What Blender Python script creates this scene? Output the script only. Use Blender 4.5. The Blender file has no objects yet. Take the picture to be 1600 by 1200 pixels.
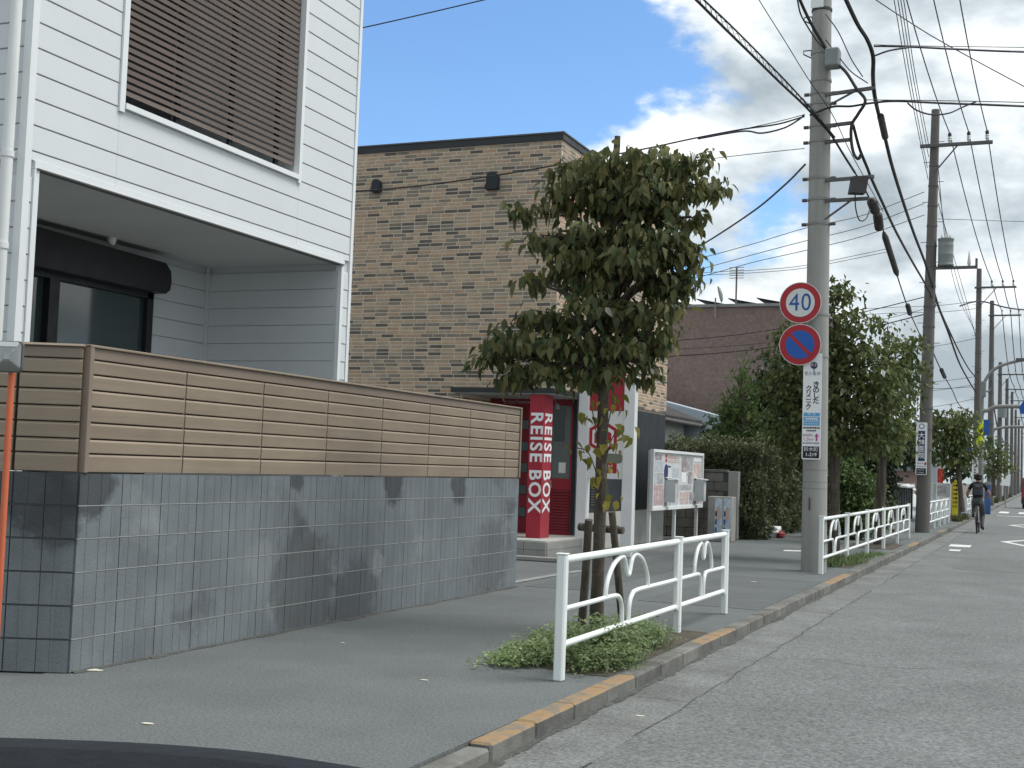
import bpy, bmesh, math, random
import numpy as np
from mathutils import Vector, Matrix
random.seed(7); rng = np.random.default_rng(7)
S = bpy.context.scene
COL = S.collection

# ------------------------------------------------------------------ camera, sky, sun, exposure
FPX, CX, CY = 1988.0, 800.0, 600.0
YAW, PIT, ROL = (math.radians(a) for a in (22.74, 3.67, 2.01))
CAM = np.array([0.0, 0.0, 1.36])
FW = np.array([-math.sin(YAW)*math.cos(PIT), math.cos(YAW)*math.cos(PIT), math.sin(PIT)])
_r = np.array([math.cos(YAW), math.sin(YAW), 0.0]); _u = np.cross(_r, FW)
RT = _r*math.cos(ROL)+_u*math.sin(ROL); UP = -_r*math.sin(ROL)+_u*math.cos(ROL)
cd = bpy.data.cameras.new('camera'); cam = bpy.data.objects.new('camera', cd); COL.objects.link(cam)
cd.sensor_width = 36; cd.lens = 36*FPX/1600; cd.clip_start = 0.05; cd.clip_end = 3000
cam.matrix_world = Matrix(((RT[0], UP[0], -FW[0], CAM[0]), (RT[1], UP[1], -FW[1], CAM[1]), (RT[2], UP[2], -FW[2], CAM[2]), (0, 0, 0, 1)))
S.camera = cam
SUN_DIR = Vector((0.46, 0.18, 0.87)).normalized()
S.view_settings.view_transform = 'Standard'; S.view_settings.look = 'None'
S.view_settings.exposure = 1.15; S.view_settings.gamma = 1.0
S.view_settings.use_curve_mapping = False

def make_world():
    w = bpy.data.worlds.new('World'); S.world = w; w.use_nodes = True
    nt = w.node_tree; N = nt.nodes; L = nt.links; N.clear()
    out = N.new('ShaderNodeOutputWorld'); bg = N.new('ShaderNodeBackground')
    sky = N.new('ShaderNodeTexSky'); sky.sky_type = 'NISHITA'; sky.sun_disc = False
    sky.sun_elevation = math.asin(SUN_DIR.z); sky.sun_rotation = math.atan2(SUN_DIR.x, SUN_DIR.y)
    sky.air_density = 1.0; sky.dust_density = 0.6; sky.ozone_density = 2.0
    tc = N.new('ShaderNodeTexCoord')
    def vm(op, a, b=None, c=None):
        n = N.new('ShaderNodeVectorMath'); n.operation = op
        for i, x in enumerate((a, b, c)):
            if x is None: continue
            if isinstance(x, (tuple, list)): n.inputs[i].default_value = x
            else: L.new(x, n.inputs[i])
        return n
    def mt(op, a, b=None, clamp=False):
        n = N.new('ShaderNodeMath'); n.operation = op; n.use_clamp = clamp
        for i, x in enumerate((a, b)):
            if x is None: continue
            if isinstance(x, (int, float)): n.inputs[i].default_value = x
            else: L.new(x, n.inputs[i])
        return n.outputs[0]
    d = vm('NORMALIZE', tc.outputs['Generated']).outputs[0]
    stretched = vm('MULTIPLY', d, (1.0, 1.0, 1.9)).outputs[0]
    moved = vm('ADD', stretched, (3.1, 0.4, 1.7)).outputs[0]
    def fbm(vec, sc, det, rough):
        n = N.new('ShaderNodeTexNoise'); n.inputs['Scale'].default_value = sc; n.inputs['Detail'].default_value = det
        n.inputs['Roughness'].default_value = rough; L.new(vec, n.inputs['Vector']); return n.outputs['Fac']
    n1 = fbm(moved, 5.2, 10, 0.58)
    towards = vm('ADD', moved, (0.035, 0.012, 0.075)).outputs[0]
    n2 = fbm(towards, 5.2, 6, 0.55)
    big = fbm(moved, 1.3, 2, 0.5)
    # the clear blue gap in the cloud cover
    def gap(px, py, sharp):
        v = FW*FPX+RT*(px-CX)-UP*(py-CY); v = v/np.linalg.norm(v)
        dt = vm('DOT_PRODUCT', d, tuple(float(a) for a in v)).outputs['Value']
        a = mt('SUBTRACT', 1.0, dt); a = mt('MULTIPLY', a, -sharp)
        return mt('EXPONENT', a)
    g = mt('ADD', mt('MULTIPLY', gap(740, 150, 115), 0.42), mt('MULTIPLY', gap(480, 190, 90), 0.20))
    g = mt('ADD', g, mt('MULTIPLY', gap(960, 120, 300), 0.12))
    g = mt('ADD', g, mt('MULTIPLY', gap(1215, 305, 1500), 0.16))
    dens = mt('ADD', n1, mt('MULTIPLY', mt('SUBTRACT', big, 0.5), 0.35))
    dens = mt('SUBTRACT', mt('ADD', dens, 0.15), g)
    cover = N.new('ShaderNodeMapRange'); cover.interpolation_type = 'SMOOTHSTEP'
    cover.inputs['From Min'].default_value = 0.43; cover.inputs['From Max'].default_value = 0.545
    L.new(dens, cover.inputs['Value'])
    lit = mt('ADD', mt('MULTIPLY', mt('SUBTRACT', n1, n2), 4.6), 0.50)
    thick = N.new('ShaderNodeMapRange'); thick.inputs['From Min'].default_value = 0.5; thick.inputs['From Max'].default_value = 0.78
    thick.inputs['To Min'].default_value = 0.22; thick.inputs['To Max'].default_value = -0.30; L.new(dens, thick.inputs['Value'])
    lit = mt('ADD', lit, thick.outputs[0], clamp=True)
    ramp = N.new('ShaderNodeValToRGB'); e = ramp.color_ramp.elements
    e[0].position = 0.0; e[0].color = (0.205, 0.238, 0.26, 1); e[1].position = 1.0; e[1].color = (0.55, 0.565, 0.57, 1)
    m = ramp.color_ramp.elements.new(0.5); m.color = (0.34, 0.378, 0.40, 1)
    L.new(lit, ramp.inputs[0])
    blue = N.new('ShaderNodeMix'); blue.data_type = 'RGBA'; blue.blend_type = 'MULTIPLY'; blue.inputs[0].default_value = 1.0
    L.new(sky.outputs[0], blue.inputs[6]); blue.inputs[7].default_value = (0.062, 0.078, 0.091, 1)
    mix = N.new('ShaderNodeMix'); mix.data_type = 'RGBA'
    L.new(cover.outputs[0], mix.inputs[0]); L.new(blue.outputs[2], mix.inputs[6]); L.new(ramp.outputs[0], mix.inputs[7])
    L.new(mix.outputs[2], bg.inputs[0]); bg.inputs[1].default_value = 1.0
    L.new(bg.outputs[0], out.inputs[0])
make_world()
sl = bpy.data.lights.new('sun', 'SUN'); sl.energy = 1.5; sl.angle = math.radians(32); sl.color = (1.0, 0.965, 0.92)
so = bpy.data.objects.new('sun', sl); COL.objects.link(so); so.location = (30, 10, 40)
so.rotation_euler = (-SUN_DIR).to_track_quat('-Z', 'Y').to_euler()

# ------------------------------------------------------------------ helpers
def ray(px, py): return FW*FPX+RT*(px-CX)-UP*(py-CY)
def P(px, py, Y):
    d = ray(px, py); return CAM+d*(Y/d[1])
def PX(px, py, X):
    d = ray(px, py); return CAM+d*(X/d[0])
def G(px, py, z=0.0):
    d = ray(px, py); return CAM+d*((z-CAM[2])/d[2])
LAT = np.array([math.cos(YAW), math.sin(YAW), 0.0]); DEP = np.array([-math.sin(YAW), math.cos(YAW), 0.0]); ZZ = np.array([0, 0, 1.0])

def tag(o, label=None, cat=None, group=None, kind=None):
    if label: o['label'] = label
    if cat: o['category'] = cat
    if group: o['group'] = group
    if kind: o['kind'] = kind
    return o
def thing(name, label, cat, loc, group=None):
    o = bpy.data.objects.new(name, None); COL.objects.link(o); o.location = tuple(float(a) for a in loc)
    o.empty_display_size = 0.2
    o['_b'] = tuple(float(a) for a in loc); tag(o, label, cat, group); del o['_b']
    return o
def base_of(p):
    m = Matrix.Identity(4)
    while p is not None:
        m = (Matrix.Translation(p.location) @ p.rotation_euler.to_matrix().to_4x4()) if p.parent is None else m
        p = p.parent
    return m
def adopt(o, parent):
    o.parent = parent
    if parent is not None and parent.parent is None:
        o.matrix_parent_inverse = base_of(parent).inverted()
    return o
def link(name, me, parent=None, loc=None):
    o = bpy.data.objects.new(name, me); COL.objects.link(o)
    if parent is not None: adopt(o, parent)
    if loc is not None: o.location = tuple(float(a) for a in loc)
    return o
def copy_tree(o, parent=None):
    c = o.copy(); COL.objects.link(c)
    if parent is not None: c.parent = parent
    for ch in list(o.children): copy_tree(ch, c)
    return c

class MB:
    def __init__(s): s.v = []; s.f = []; s.m = []
    def add(s, vs, fs, m=0, off=(0, 0, 0)):
        n = len(s.v); s.v += [(v[0]+off[0], v[1]+off[1], v[2]+off[2]) for v in vs]
        s.f += [tuple(i+n for i in f) for f in fs]; s.m += [m]*len(fs); return s
    def box(s, x0, x1, y0, y1, z0, z1, m=0):
        return s.add([(x0,y0,z0),(x1,y0,z0),(x1,y1,z0),(x0,y1,z0),(x0,y0,z1),(x1,y0,z1),(x1,y1,z1),(x0,y1,z1)],
                     [(0,3,2,1),(4,5,6,7),(0,1,5,4),(1,2,6,5),(2,3,7,6),(3,0,4,7)], m)
    def obox(s, c, a, b, d, m=0):
        c, a, b, d = (np.array(x, float) for x in (c, a, b, d))
        vs = [c-a-b-d, c+a-b-d, c+a+b-d, c-a+b-d, c-a-b+d, c+a-b+d, c+a+b+d, c-a+b+d]
        return s.add(vs, [(0,3,2,1),(4,5,6,7),(0,1,5,4),(1,2,6,5),(2,3,7,6),(3,0,4,7)], m)
    def cbox(s, x0, x1, y0, y1, z0, z1, b=0.004, m=0):
        tv, tf = bevbox(x1-x0, y1-y0, z1-z0, b)
        return s.add(tv, tf, m, ((x0+x1)/2, (y0+y1)/2, (z0+z1)/2))
    def tube(s, pts, r, n=8, m=0, cap=True):
        pts = [np.array(p, float) for p in pts]; k = len(pts)
        rs = r if isinstance(r, (list, tuple)) else [r]*k
        prev = None; base = len(s.v)
        for i in range(k):
            t = pts[min(i+1, k-1)]-pts[max(i-1, 0)]; t = t/(np.linalg.norm(t)+1e-12)
            if prev is None:
                a = np.array([0, 0, 1.0]) if abs(t[2]) < 0.9 else np.array([1.0, 0, 0])
                a = np.cross(t, a)
            else: a = prev-t*(prev@t)
            a = a/(np.linalg.norm(a)+1e-12); prev = a; b = np.cross(t, a)
            for j in range(n):
                q = 2*math.pi*j/n; s.v.append(tuple(pts[i]+rs[i]*(a*math.cos(q)+b*math.sin(q))))
        for i in range(k-1):
            for j in range(n):
                s.f.append((base+i*n+j, base+i*n+(j+1) % n, base+(i+1)*n+(j+1) % n, base+(i+1)*n+j)); s.m.append(m)
        if cap:
            s.f.append(tuple(base+j for j in reversed(range(n)))); s.m.append(m)
            s.f.append(tuple(base+(k-1)*n+j for j in range(n))); s.m.append(m)
        return s
    def lathe(s, c, prof, n=16, ax=(0, 0, 1), m=0):
        c = np.array(c, float); ax = np.array(ax, float); ax /= np.linalg.norm(ax)
        return s.tube([c+ax*h for r, h in prof], [max(r, 1e-4) for r, h in prof], n, m)
    def poly(s, pts, m=0):
        n = len(s.v); s.v += [tuple(p) for p in pts]; s.f.append(tuple(range(n, n+len(pts)))); s.m.append(m); return s
    def prism(s, pts, d, m=0):
        d = np.array(d, float); pts = [np.array(p, float) for p in pts]; k = len(pts)
        s.poly(pts, m); s.poly([p+d for p in reversed(pts)], m)
        for i in range(k): s.poly([pts[i], pts[i]+d, pts[(i+1) % k]+d, pts[(i+1) % k]], m)
        return s
    def mesh(s, name, mats, smooth=False):
        me = bpy.data.meshes.new(name); me.from_pydata([tuple(map(float, v)) for v in s.v], [], s.f)
        for mm in (mats if isinstance(mats, (list, tuple)) else [mats]): me.materials.append(mm)
        if any(s.m): me.polygons.foreach_set('material_index', s.m)
        bm = bmesh.new(); bm.from_mesh(me); bmesh.ops.recalc_face_normals(bm, faces=bm.faces); bm.to_mesh(me); bm.free()
        if smooth:
            me.polygons.foreach_set('use_smooth', [True]*len(me.polygons))
            try: me.set_sharp_from_angle(angle=math.radians(40))
            except Exception: pass
        me.update(); return me
    def obj(s, name, mats, parent=None, smooth=False, label=None, cat=None, group=None, kind=None):
        return tag(link(name, s.mesh(name, mats, smooth), parent), label, cat, group, kind)
_bev = {}
def bevbox(dx, dy, dz, b):
    k = (round(dx, 5), round(dy, 5), round(dz, 5), b)
    if k not in _bev:
        X, Y, Z = dx/2, dy/2, dz/2; vs = []; fs = []
        for sx in (-1, 1):
            for sy in (-1, 1):
                for sz in (-1, 1):
                    vs += [(sx*X, sy*(Y-b), sz*(Z-b)), (sx*(X-b), sy*Y, sz*(Z-b)), (sx*(X-b), sy*(Y-b), sz*Z)]
        def i(sx, sy, sz, a): return ((sx > 0)*4+(sy > 0)*2+(sz > 0))*3+a
        for sx in (-1, 1):
            fs.append((i(sx,-1,-1,0), i(sx,1,-1,0), i(sx,1,1,0), i(sx,-1,1,0)))
            fs.append((i(-1,sx,-1,1), i(1,sx,-1,1), i(1,sx,1,1), i(-1,sx,1,1)))
            fs.append((i(-1,-1,sx,2), i(1,-1,sx,2), i(1,1,sx,2), i(-1,1,sx,2)))
            for sy in (-1, 1):
                fs.append((i(sx,sy,-1,0), i(sx,sy,1,0), i(sx,sy,1,1), i(sx,sy,-1,1)))
                fs.append((i(sx,-1,sy,0), i(sx,1,sy,0), i(sx,1,sy,2), i(sx,-1,sy,2)))
                fs.append((i(-1,sx,sy,1), i(1,sx,sy,1), i(1,sx,sy,2), i(-1,sx,sy,2)))
                for sz in (-1, 1): fs.append((i(sx,sy,sz,0), i(sx,sy,sz,1), i(sx,sy,sz,2)))
        _bev[k] = (vs, fs)
    return _bev[k]
def np_mesh(name, v, tris, mats):
    me = bpy.data.meshes.new(name); v = np.ascontiguousarray(v, np.float32); tris = np.ascontiguousarray(tris, np.int32)
    me.vertices.add(len(v)); me.vertices.foreach_set('co', v.ravel())
    me.loops.add(tris.size); me.loops.foreach_set('vertex_index', tris.ravel())
    me.polygons.add(len(tris)); me.polygons.foreach_set('loop_start', np.arange(0, tris.size, 3, dtype=np.int32))
    for mm in (mats if isinstance(mats, (list, tuple)) else [mats]): me.materials.append(mm)
    me.update(calc_edges=True); me.validate(); return me
def smooth_path(pts, n=8):
    pts = [np.array(p, float) for p in pts]
    if len(pts) < 3: return pts
    q = [2*pts[0]-pts[1]]+pts+[2*pts[-1]-pts[-2]]; out = []
    for i in range(1, len(q)-2):
        for j in range(n):
            t = j/n; a, b, c, d = q[i-1], q[i], q[i+1], q[i+2]
            out.append(0.5*((2*b)+(c-a)*t+(2*a-5*b+4*c-d)*t*t+(3*b-a-3*c+d)*t**3))
    out.append(pts[-1]); return out
def sagline(a, b, sag, n=12):
    a, b = np.array(a, float), np.array(b, float)
    return [a+(b-a)*i/n-np.array([0, 0, sag*4*(i/n)*(1-i/n)]) for i in range(n+1)]

# ------------------------------------------------------------------ materials
def lin(r, g, b): return tuple(((c/255)/12.92 if c/255 <= 0.04045 else ((c/255+0.055)/1.055)**2.4) for c in (r, g, b))
MATS = {}
def mat(name, col, rough=0.7, var=0.12, scale=3.0, bump=0.0, bscale=60.0, metal=0.0, ovar=0.0, stain=None, stain2=None, streak=None, spec=0.4, speck=None, spots=None):
    if name in MATS: return MATS[name]
    m = bpy.data.materials.new(name); m.use_nodes = True; nt = m.node_tree; N = nt.nodes; L = nt.links
    b = N['Principled BSDF']; b.inputs['Roughness'].default_value = rough; b.inputs['Metallic'].default_value = metal
    b.inputs['Specular IOR Level'].default_value = spec
    geo = N.new('ShaderNodeNewGeometry')
    def noise(sc, det=5, rg=0.55, vs=None):
        n = N.new('ShaderNodeTexNoise'); n.inputs['Scale'].default_value = sc; n.inputs['Detail'].default_value = det; n.inputs['Roughness'].default_value = rg
        if vs:
            mp = N.new('ShaderNodeMapping'); mp.inputs['Scale'].default_value = vs; L.new(geo.outputs['Position'], mp.inputs[0]); L.new(mp.outputs[0], n.inputs['Vector'])
        else: L.new(geo.outputs['Position'], n.inputs['Vector'])
        return n.outputs['Fac']
    def mixc(fac, a, c, mode='MIX'):
        x = N.new('ShaderNodeMix'); x.data_type = 'RGBA'; x.blend_type = mode
        for i, y in ((0, fac), (6, a), (7, c)):
            if isinstance(y, (int, float)): x.inputs[i].default_value = y
            elif isinstance(y, tuple): x.inputs[i].default_value = (*y[:3], 1)
            else: L.new(y, x.inputs[i])
        return x.outputs[2]
    def rng_(f, lo, hi, a=0.0, c=1.0):
        x = N.new('ShaderNodeMapRange'); x.inputs['From Min'].default_value = lo; x.inputs['From Max'].default_value = hi
        x.inputs['To Min'].default_value = a; x.inputs['To Max'].default_value = c; L.new(f, x.inputs['Value']); return x.outputs[0]
    lo = tuple(c*(1-var) for c in col); hi = tuple(min(1, c*(1+var)) for c in col)
    c = mixc(rng_(noise(scale), 0.3, 0.7), lo, hi)
    if streak: c = mixc(rng_(noise(1.0, 4, 0.6, streak[1]), streak[2], streak[3], 0, streak[4]), c, streak[0])
    for st in (stain, stain2):
        if st: c = mixc(rng_(noise(st[1], 7, 0.6), st[2], st[3], 0, st[4] if len(st) > 4 else 1.0), c, st[0])
    for sp in (spots or []):
        vd = N.new('ShaderNodeVectorMath'); vd.operation = 'DISTANCE'; L.new(geo.outputs['Position'], vd.inputs[0]); vd.inputs[1].default_value = sp[0]
        dn = N.new('ShaderNodeMath'); dn.operation = 'MULTIPLY_ADD'; L.new(noise(5.5, 6, .62), dn.inputs[0]); dn.inputs[1].default_value = 1.5*sp[1]; L.new(vd.outputs['Value'], dn.inputs[2])
        c = mixc(rng_(dn.outputs[0], sp[1]*1.45, sp[1]*1.75, sp[3], 0.0), c, sp[2])
    if speck:
        n = rng_(noise(speck[0], 2, 0.7), 0.35, 0.65, 1-speck[1], 1+speck[1])
        cv = N.new('ShaderNodeCombineColor'); [L.new(n, cv.inputs[i]) for i in range(3)]
        c = mixc(1.0, c, cv.outputs[0], 'MULTIPLY')
    if ovar:
        oi = N.new('ShaderNodeObjectInfo'); n = rng_(oi.outputs['Random'], 0, 1, 1-ovar, 1+ovar)
        cv = N.new('ShaderNodeCombineColor'); [L.new(n, cv.inputs[i]) for i in range(3)]
        c = mixc(1.0, c, cv.outputs[0], 'MULTIPLY')
    L.new(c, b.inputs['Base Color'])
    rr = rng_(noise(scale*2.3, 4), 0.3, 0.7, max(0.02, rough-0.08), min(1, rough+0.08)); L.new(rr, b.inputs['Roughness'])
    if bump:
        bp = N.new('ShaderNodeBump'); bp.inputs['Strength'].default_value = bump; bp.inputs['Distance'].default_value = 0.01
        L.new(noise(bscale, 3, 0.6), bp.inputs['Height']); L.new(bp.outputs[0], b.inputs['Normal'])
    MATS[name] = m; return m
def leaf_mat(name, cols, trans=0.3, rough=0.55):
    m = bpy.data.materials.new(name); m.use_nodes = True; nt = m.node_tree; N = nt.nodes; L = nt.links
    b = N['Principled BSDF']; out = N['Material Output']
    geo = N.new('ShaderNodeNewGeometry'); r = N.new('ShaderNodeValToRGB'); L.new(geo.outputs['Random Per Island'], r.inputs[0])
    e = r.color_ramp.elements; k = len(cols)
    for i, c in enumerate(cols):
        x = e[0] if i == 0 else (e[1] if i == k-1 and k > 1 else e.new(i/(k-1)))
        x.position = i/(k-1); x.color = (*c, 1)
    ns = N.new('ShaderNodeTexNoise'); ns.inputs['Scale'].default_value = 1.6; ns.inputs['Detail'].default_value = 3; L.new(geo.outputs['Position'], ns.inputs['Vector'])
    mr = N.new('ShaderNodeMapRange'); mr.inputs['From Min'].default_value = 0.3; mr.inputs['From Max'].default_value = 0.7; mr.inputs['To Min'].default_value = 0.75; mr.inputs['To Max'].default_value = 1.25
    L.new(ns.outputs['Fac'], mr.inputs['Value'])
    cv = N.new('ShaderNodeCombineColor'); [L.new(mr.outputs[0], cv.inputs[i]) for i in range(3)]
    mx = N.new('ShaderNodeMix'); mx.data_type = 'RGBA'; mx.blend_type = 'MULTIPLY'; mx.inputs[0].default_value = 1
    L.new(r.outputs[0], mx.inputs[6]); L.new(cv.outputs[0], mx.inputs[7])
    L.new(mx.outputs[2], b.inputs['Base Color']); b.inputs['Roughness'].default_value = rough; b.inputs['Specular IOR Level'].default_value = 0.35
    t = N.new('ShaderNodeBsdfTranslucent'); L.new(mx.outputs[2], t.inputs[0]); ms = N.new('ShaderNodeMixShader'); ms.inputs[0].default_value = trans
    L.new(b.outputs[0], ms.inputs[1]); L.new(t.outputs[0], ms.inputs[2]); L.new(ms.outputs[0], out.inputs[0]); return m
def glass_mat(name, col, rough=0.04):
    m = bpy.data.materials.new(name); m.use_nodes = True; b = m.node_tree.nodes['Principled BSDF']
    b.inputs['Base Color'].default_value = (*col, 1); b.inputs['Roughness'].default_value = rough; b.inputs['Specular IOR Level'].default_value = 0.8
    return m

ASPH = mat('road_asphalt', (0.142, 0.151, 0.149), 0.88, 0.16, 0.9, 0.6, 50, speck=(46, 0.40), stain=((0.105, 0.11, 0.11), 0.45, 0.52, 0.75, 0.6), stain2=((0.20, 0.205, 0.20), 0.8, 0.58, 0.8, 0.5))
WALK = mat('walk_asphalt', (0.114, 0.127, 0.127), 0.82, 0.12, 0.9, 0.4, 60, speck=(56, 0.26), stain=((0.085, 0.092, 0.094), 0.7, 0.5, 0.72, 0.7), stain2=((0.155, 0.165, 0.16), 0.5, 0.56, 0.8, 0.6))
LOT = mat('lot_asphalt', (0.125, 0.133, 0.133), 0.85, 0.15, 0.8, 0.4, 120, speck=(180, 0.25))
GUT = mat('gutter_concrete', (0.158, 0.166, 0.160), 0.85, 0.18, 2.0, 0.6, 60, speck=(50, 0.35), stain=((0.11, 0.112, 0.108), 1.6, 0.48, 0.68, 0.8))
KERB = mat('kerb_concrete', (0.150, 0.150, 0.138), 0.9, 0.25, 5, 0.5, 70, ovar=0.18, stain=((0.09, 0.088, 0.08), 3, 0.46, 0.66, 0.85))
KPAINT = mat('kerb_worn_orange', (0.30, 0.20, 0.105), 0.85, 0.2, 6, 0.4, 70, stain=((0.17, 0.15, 0.12), 6, 0.47, 0.60, 0.9))
EARTH = mat('soil', (0.075, 0.065, 0.05), 0.95, 0.3, 8, 0.8, 60)
PAINTW = mat('road_paint', (0.62, 0.63, 0.61), 0.75, 0.12, 5, 0.2, 120, stain=((0.2, 0.2, 0.2), 12, 0.56, 0.66, 0.8))
GROUND = mat('ground_earth', (0.13, 0.125, 0.11), 0.95, 0.25, 0.4, 0.4, 20)
SIDING = mat('white_siding', (0.63, 0.665, 0.68), 0.55, 0.02, 1.5, 0.08, 90, ovar=0.015, streak=((0.58, 0.62, 0.63), (2.5, 2.5, 0.25), 0.58, 0.8, 0.35))
TRIM = mat('white_trim', (0.74, 0.77, 0.78), 0.45, 0.03, 2)
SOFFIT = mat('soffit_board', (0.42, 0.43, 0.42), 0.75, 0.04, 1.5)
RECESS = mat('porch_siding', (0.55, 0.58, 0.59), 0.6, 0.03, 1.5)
DARKFR = mat('black_metal', (0.012, 0.013, 0.015), 0.45, 0.1, 4)
GLASSD = glass_mat('dark_glass', (0.035, 0.055, 0.055), 0.06)
SLATM = mat('louvre_brown', (0.235, 0.185, 0.162), 0.6, 0.08, 2, ovar=0.06)
FSLAT = mat('fence_wood_resin', (0.262, 0.212, 0.158), 0.62, 0.10, 2.0, 0.12, 80, ovar=0.05, streak=((0.19, 0.15, 0.115), (1.2, 1.2, 26), 0.45, 0.7, 0.45))
FRAIL = mat('fence_frame', (0.215, 0.17, 0.135), 0.6, 0.08, 3, ovar=0.04)
BLOCK = mat('split_block', (0.155, 0.178, 0.190), 0.9, 0.14, 3, 0.35, 60, ovar=0.035, streak=((0.115, 0.128, 0.136), (11, 11, 0.6), 0.48, 0.72, 0.55), stain=((0.062, 0.068, 0.072), 0.9, 0.57, 0.66, 0.8), stain2=((0.27, 0.29, 0.29), 1.7, 0.63, 0.76, 0.55),
            spots=[((-5.47, 6.28, 1.20), .30, (.052, .057, .062), .85), ((-5.75, 6.10, 1.12), .34, (.045, .05, .056), .85), ((-5.60, 6.17, .92), .20, (.05, .055, .06), .75), ((-5.47, 8.72, 1.19), .12, (.05, .055, .06), .8), ((-5.47, 10.35, 1.17), .22, (.05, .054, .058), .85), ((-5.47, 11.75, 1.12), .20, (.05, .054, .058), .8),
                   ((-5.47, 8.9, .30), .55, (.085, .09, .092), .7), ((-5.47, 9.7, .15), .45, (.08, .085, .088), .7), ((-5.47, 8.25, .58), .20, (.22, .24, .245), .5), ((-5.47, 10.1, .45), .12, (.27, .29, .29), .5), ((-5.47, 12.6, .35), .5, (.095, .10, .102), .6)])
JOINT = mat('block_joint', (0.07, 0.076, 0.08), 0.95, 0.1, 5)
BRICKS = [mat('brick_tan', (0.49, 0.355, 0.245), 0.85, 0.12, 9, 0.3, 90, streak=((0.25, 0.19, 0.13), (9, 9, 60), 0.5, 0.7, 0.5)),
          mat('brick_buff', (0.40, 0.315, 0.23), 0.85, 0.12, 9, 0.3, 90, streak=((0.2, 0.17, 0.13), (9, 9, 60), 0.5, 0.7, 0.5)),
          mat('brick_greybrown', (0.245, 0.205, 0.165), 0.85, 0.14, 9, 0.3, 90, streak=((0.15, 0.13, 0.105), (9, 9, 60), 0.5, 0.7, 0.5)),
          mat('brick_dark', (0.125, 0.108, 0.095), 0.85, 0.15, 9, 0.3, 90, streak=((0.13, 0.115, 0.1), (9, 9, 60), 0.5, 0.7, 0.5)),
          mat('brick_rust', (0.44, 0.295, 0.20), 0.85, 0.12, 9, 0.3, 90)]
MORTAR = mat('brick_mortar', (0.62, 0.56, 0.46), 0.95, 0.08, 6)
COPING = mat('coping_black', (0.028, 0.033, 0.036), 0.5, 0.1, 3)
CHAR = mat('charcoal_cladding', (0.022, 0.027, 0.033), 0.6, 0.12, 2)
RED = mat('shop_red', (0.36, 0.022, 0.04), 0.45, 0.06, 3)
REDD = mat('shop_red_deep', (0.22, 0.016, 0.028), 0.5, 0.06, 3)
WHITEP = mat('sign_white', (0.78, 0.80, 0.80), 0.45, 0.03, 3, streak=((0.55, 0.57, 0.55), (6, 6, 0.6), 0.58, 0.8, 0.4))
WHITES = mat('lettering_white', (0.85, 0.86, 0.86), 0.5, 0.01, 2)
POSTW = mat('white_post_paint', (0.70, 0.725, 0.71), 0.5, 0.05, 3, streak=((0.42, 0.42, 0.38), (14, 14, 0.9), 0.60, 0.78, 0.5))
RAILW = mat('guardrail_white', (0.76, 0.80, 0.785), 0.42, 0.04, 4, streak=((0.45, 0.43, 0.37), (18, 18, 2.0), 0.63, 0.76, 0.55))
CONC = mat('concrete', (0.30, 0.30, 0.28), 0.9, 0.14, 2.5, 0.3, 60, stain=((0.19, 0.19, 0.18), 1.5, 0.5, 0.7, 0.7))
CONCW = mat('concrete_pale', (0.44, 0.44, 0.41), 0.9, 0.10, 2.5, 0.3, 60, stain=((0.27, 0.265, 0.25), 1.3, 0.5, 0.7, 0.7))
OLDBLK = mat('old_block', (0.145, 0.14, 0.13), 0.95, 0.2, 3, 0.5, 50, ovar=0.12, stain=((0.07, 0.068, 0.062), 1.4, 0.48, 0.66, 0.8))
POLEC = mat('pole_concrete', (0.315, 0.315, 0.295), 0.85, 0.06, 1.5, 0.2, 60, streak=((0.22, 0.22, 0.205), (9, 9, 0.35), 0.5, 0.72, 0.7))
POLED = mat('pole_concrete_weathered', (0.135, 0.128, 0.118), 0.9, 0.12, 1.5, 0.2, 60, streak=((0.12, 0.105, 0.095), (7, 7, 0.3), 0.48, 0.72, 0.7))
GALV = mat('galvanised', (0.25, 0.25, 0.24), 0.55, 0.12, 5, metal=0.35)
GALVD = mat('dull_steel', (0.12, 0.115, 0.115), 0.6, 0.15, 5, metal=0.3)
CABLE = mat('cable_black', (0.022, 0.020, 0.023), 0.6, 0.1, 6)
CABLEB = mat('cable_bluish', (0.035, 0.038, 0.065), 0.55, 0.1, 6)
CABLEG = mat('cable_grey', (0.10, 0.105, 0.11), 0.6, 0.1, 6)
BOXG = mat('junction_box_grey', (0.22, 0.245, 0.24), 0.6, 0.08, 3)
BOXD = mat('closure_dark', (0.045, 0.042, 0.042), 0.6, 0.1, 4)
PORC = mat('porcelain', (0.6, 0.6, 0.58), 0.3, 0.03, 3)
BARK = mat('bark', (0.105, 0.088, 0.070), 0.95, 0.3, 14, 0.9, 45, streak=((0.05, 0.042, 0.034), (22, 22, 2.2), 0.45, 0.62, 0.8))
STAKE = mat('old_stake_wood', (0.10, 0.085, 0.068), 0.95, 0.3, 10, 0.6, 60, streak=((0.045, 0.038, 0.03), (30, 30, 1.8), 0.45, 0.65, 0.8))
SIGNR = mat('sign_red', (0.40, 0.022, 0.032), 0.5, 0.03, 3)
SIGNB = mat('sign_blue', (0.018, 0.105, 0.42), 0.5, 0.03, 3)
SIGNWF = mat('sign_face_white', (0.66, 0.68, 0.66), 0.5, 0.03, 3)
NAVY = mat('print_navy', (0.02, 0.035, 0.12), 0.6, 0.05, 3)
BLACKP = mat('print_black', (0.018, 0.018, 0.02), 0.6, 0.05, 3)
SKYB = mat('print_sky_blue', (0.12, 0.38, 0.66), 0.6, 0.04, 3)
MAGENTA = mat('print_magenta', (0.48, 0.06, 0.28), 0.6, 0.04, 3)
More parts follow.
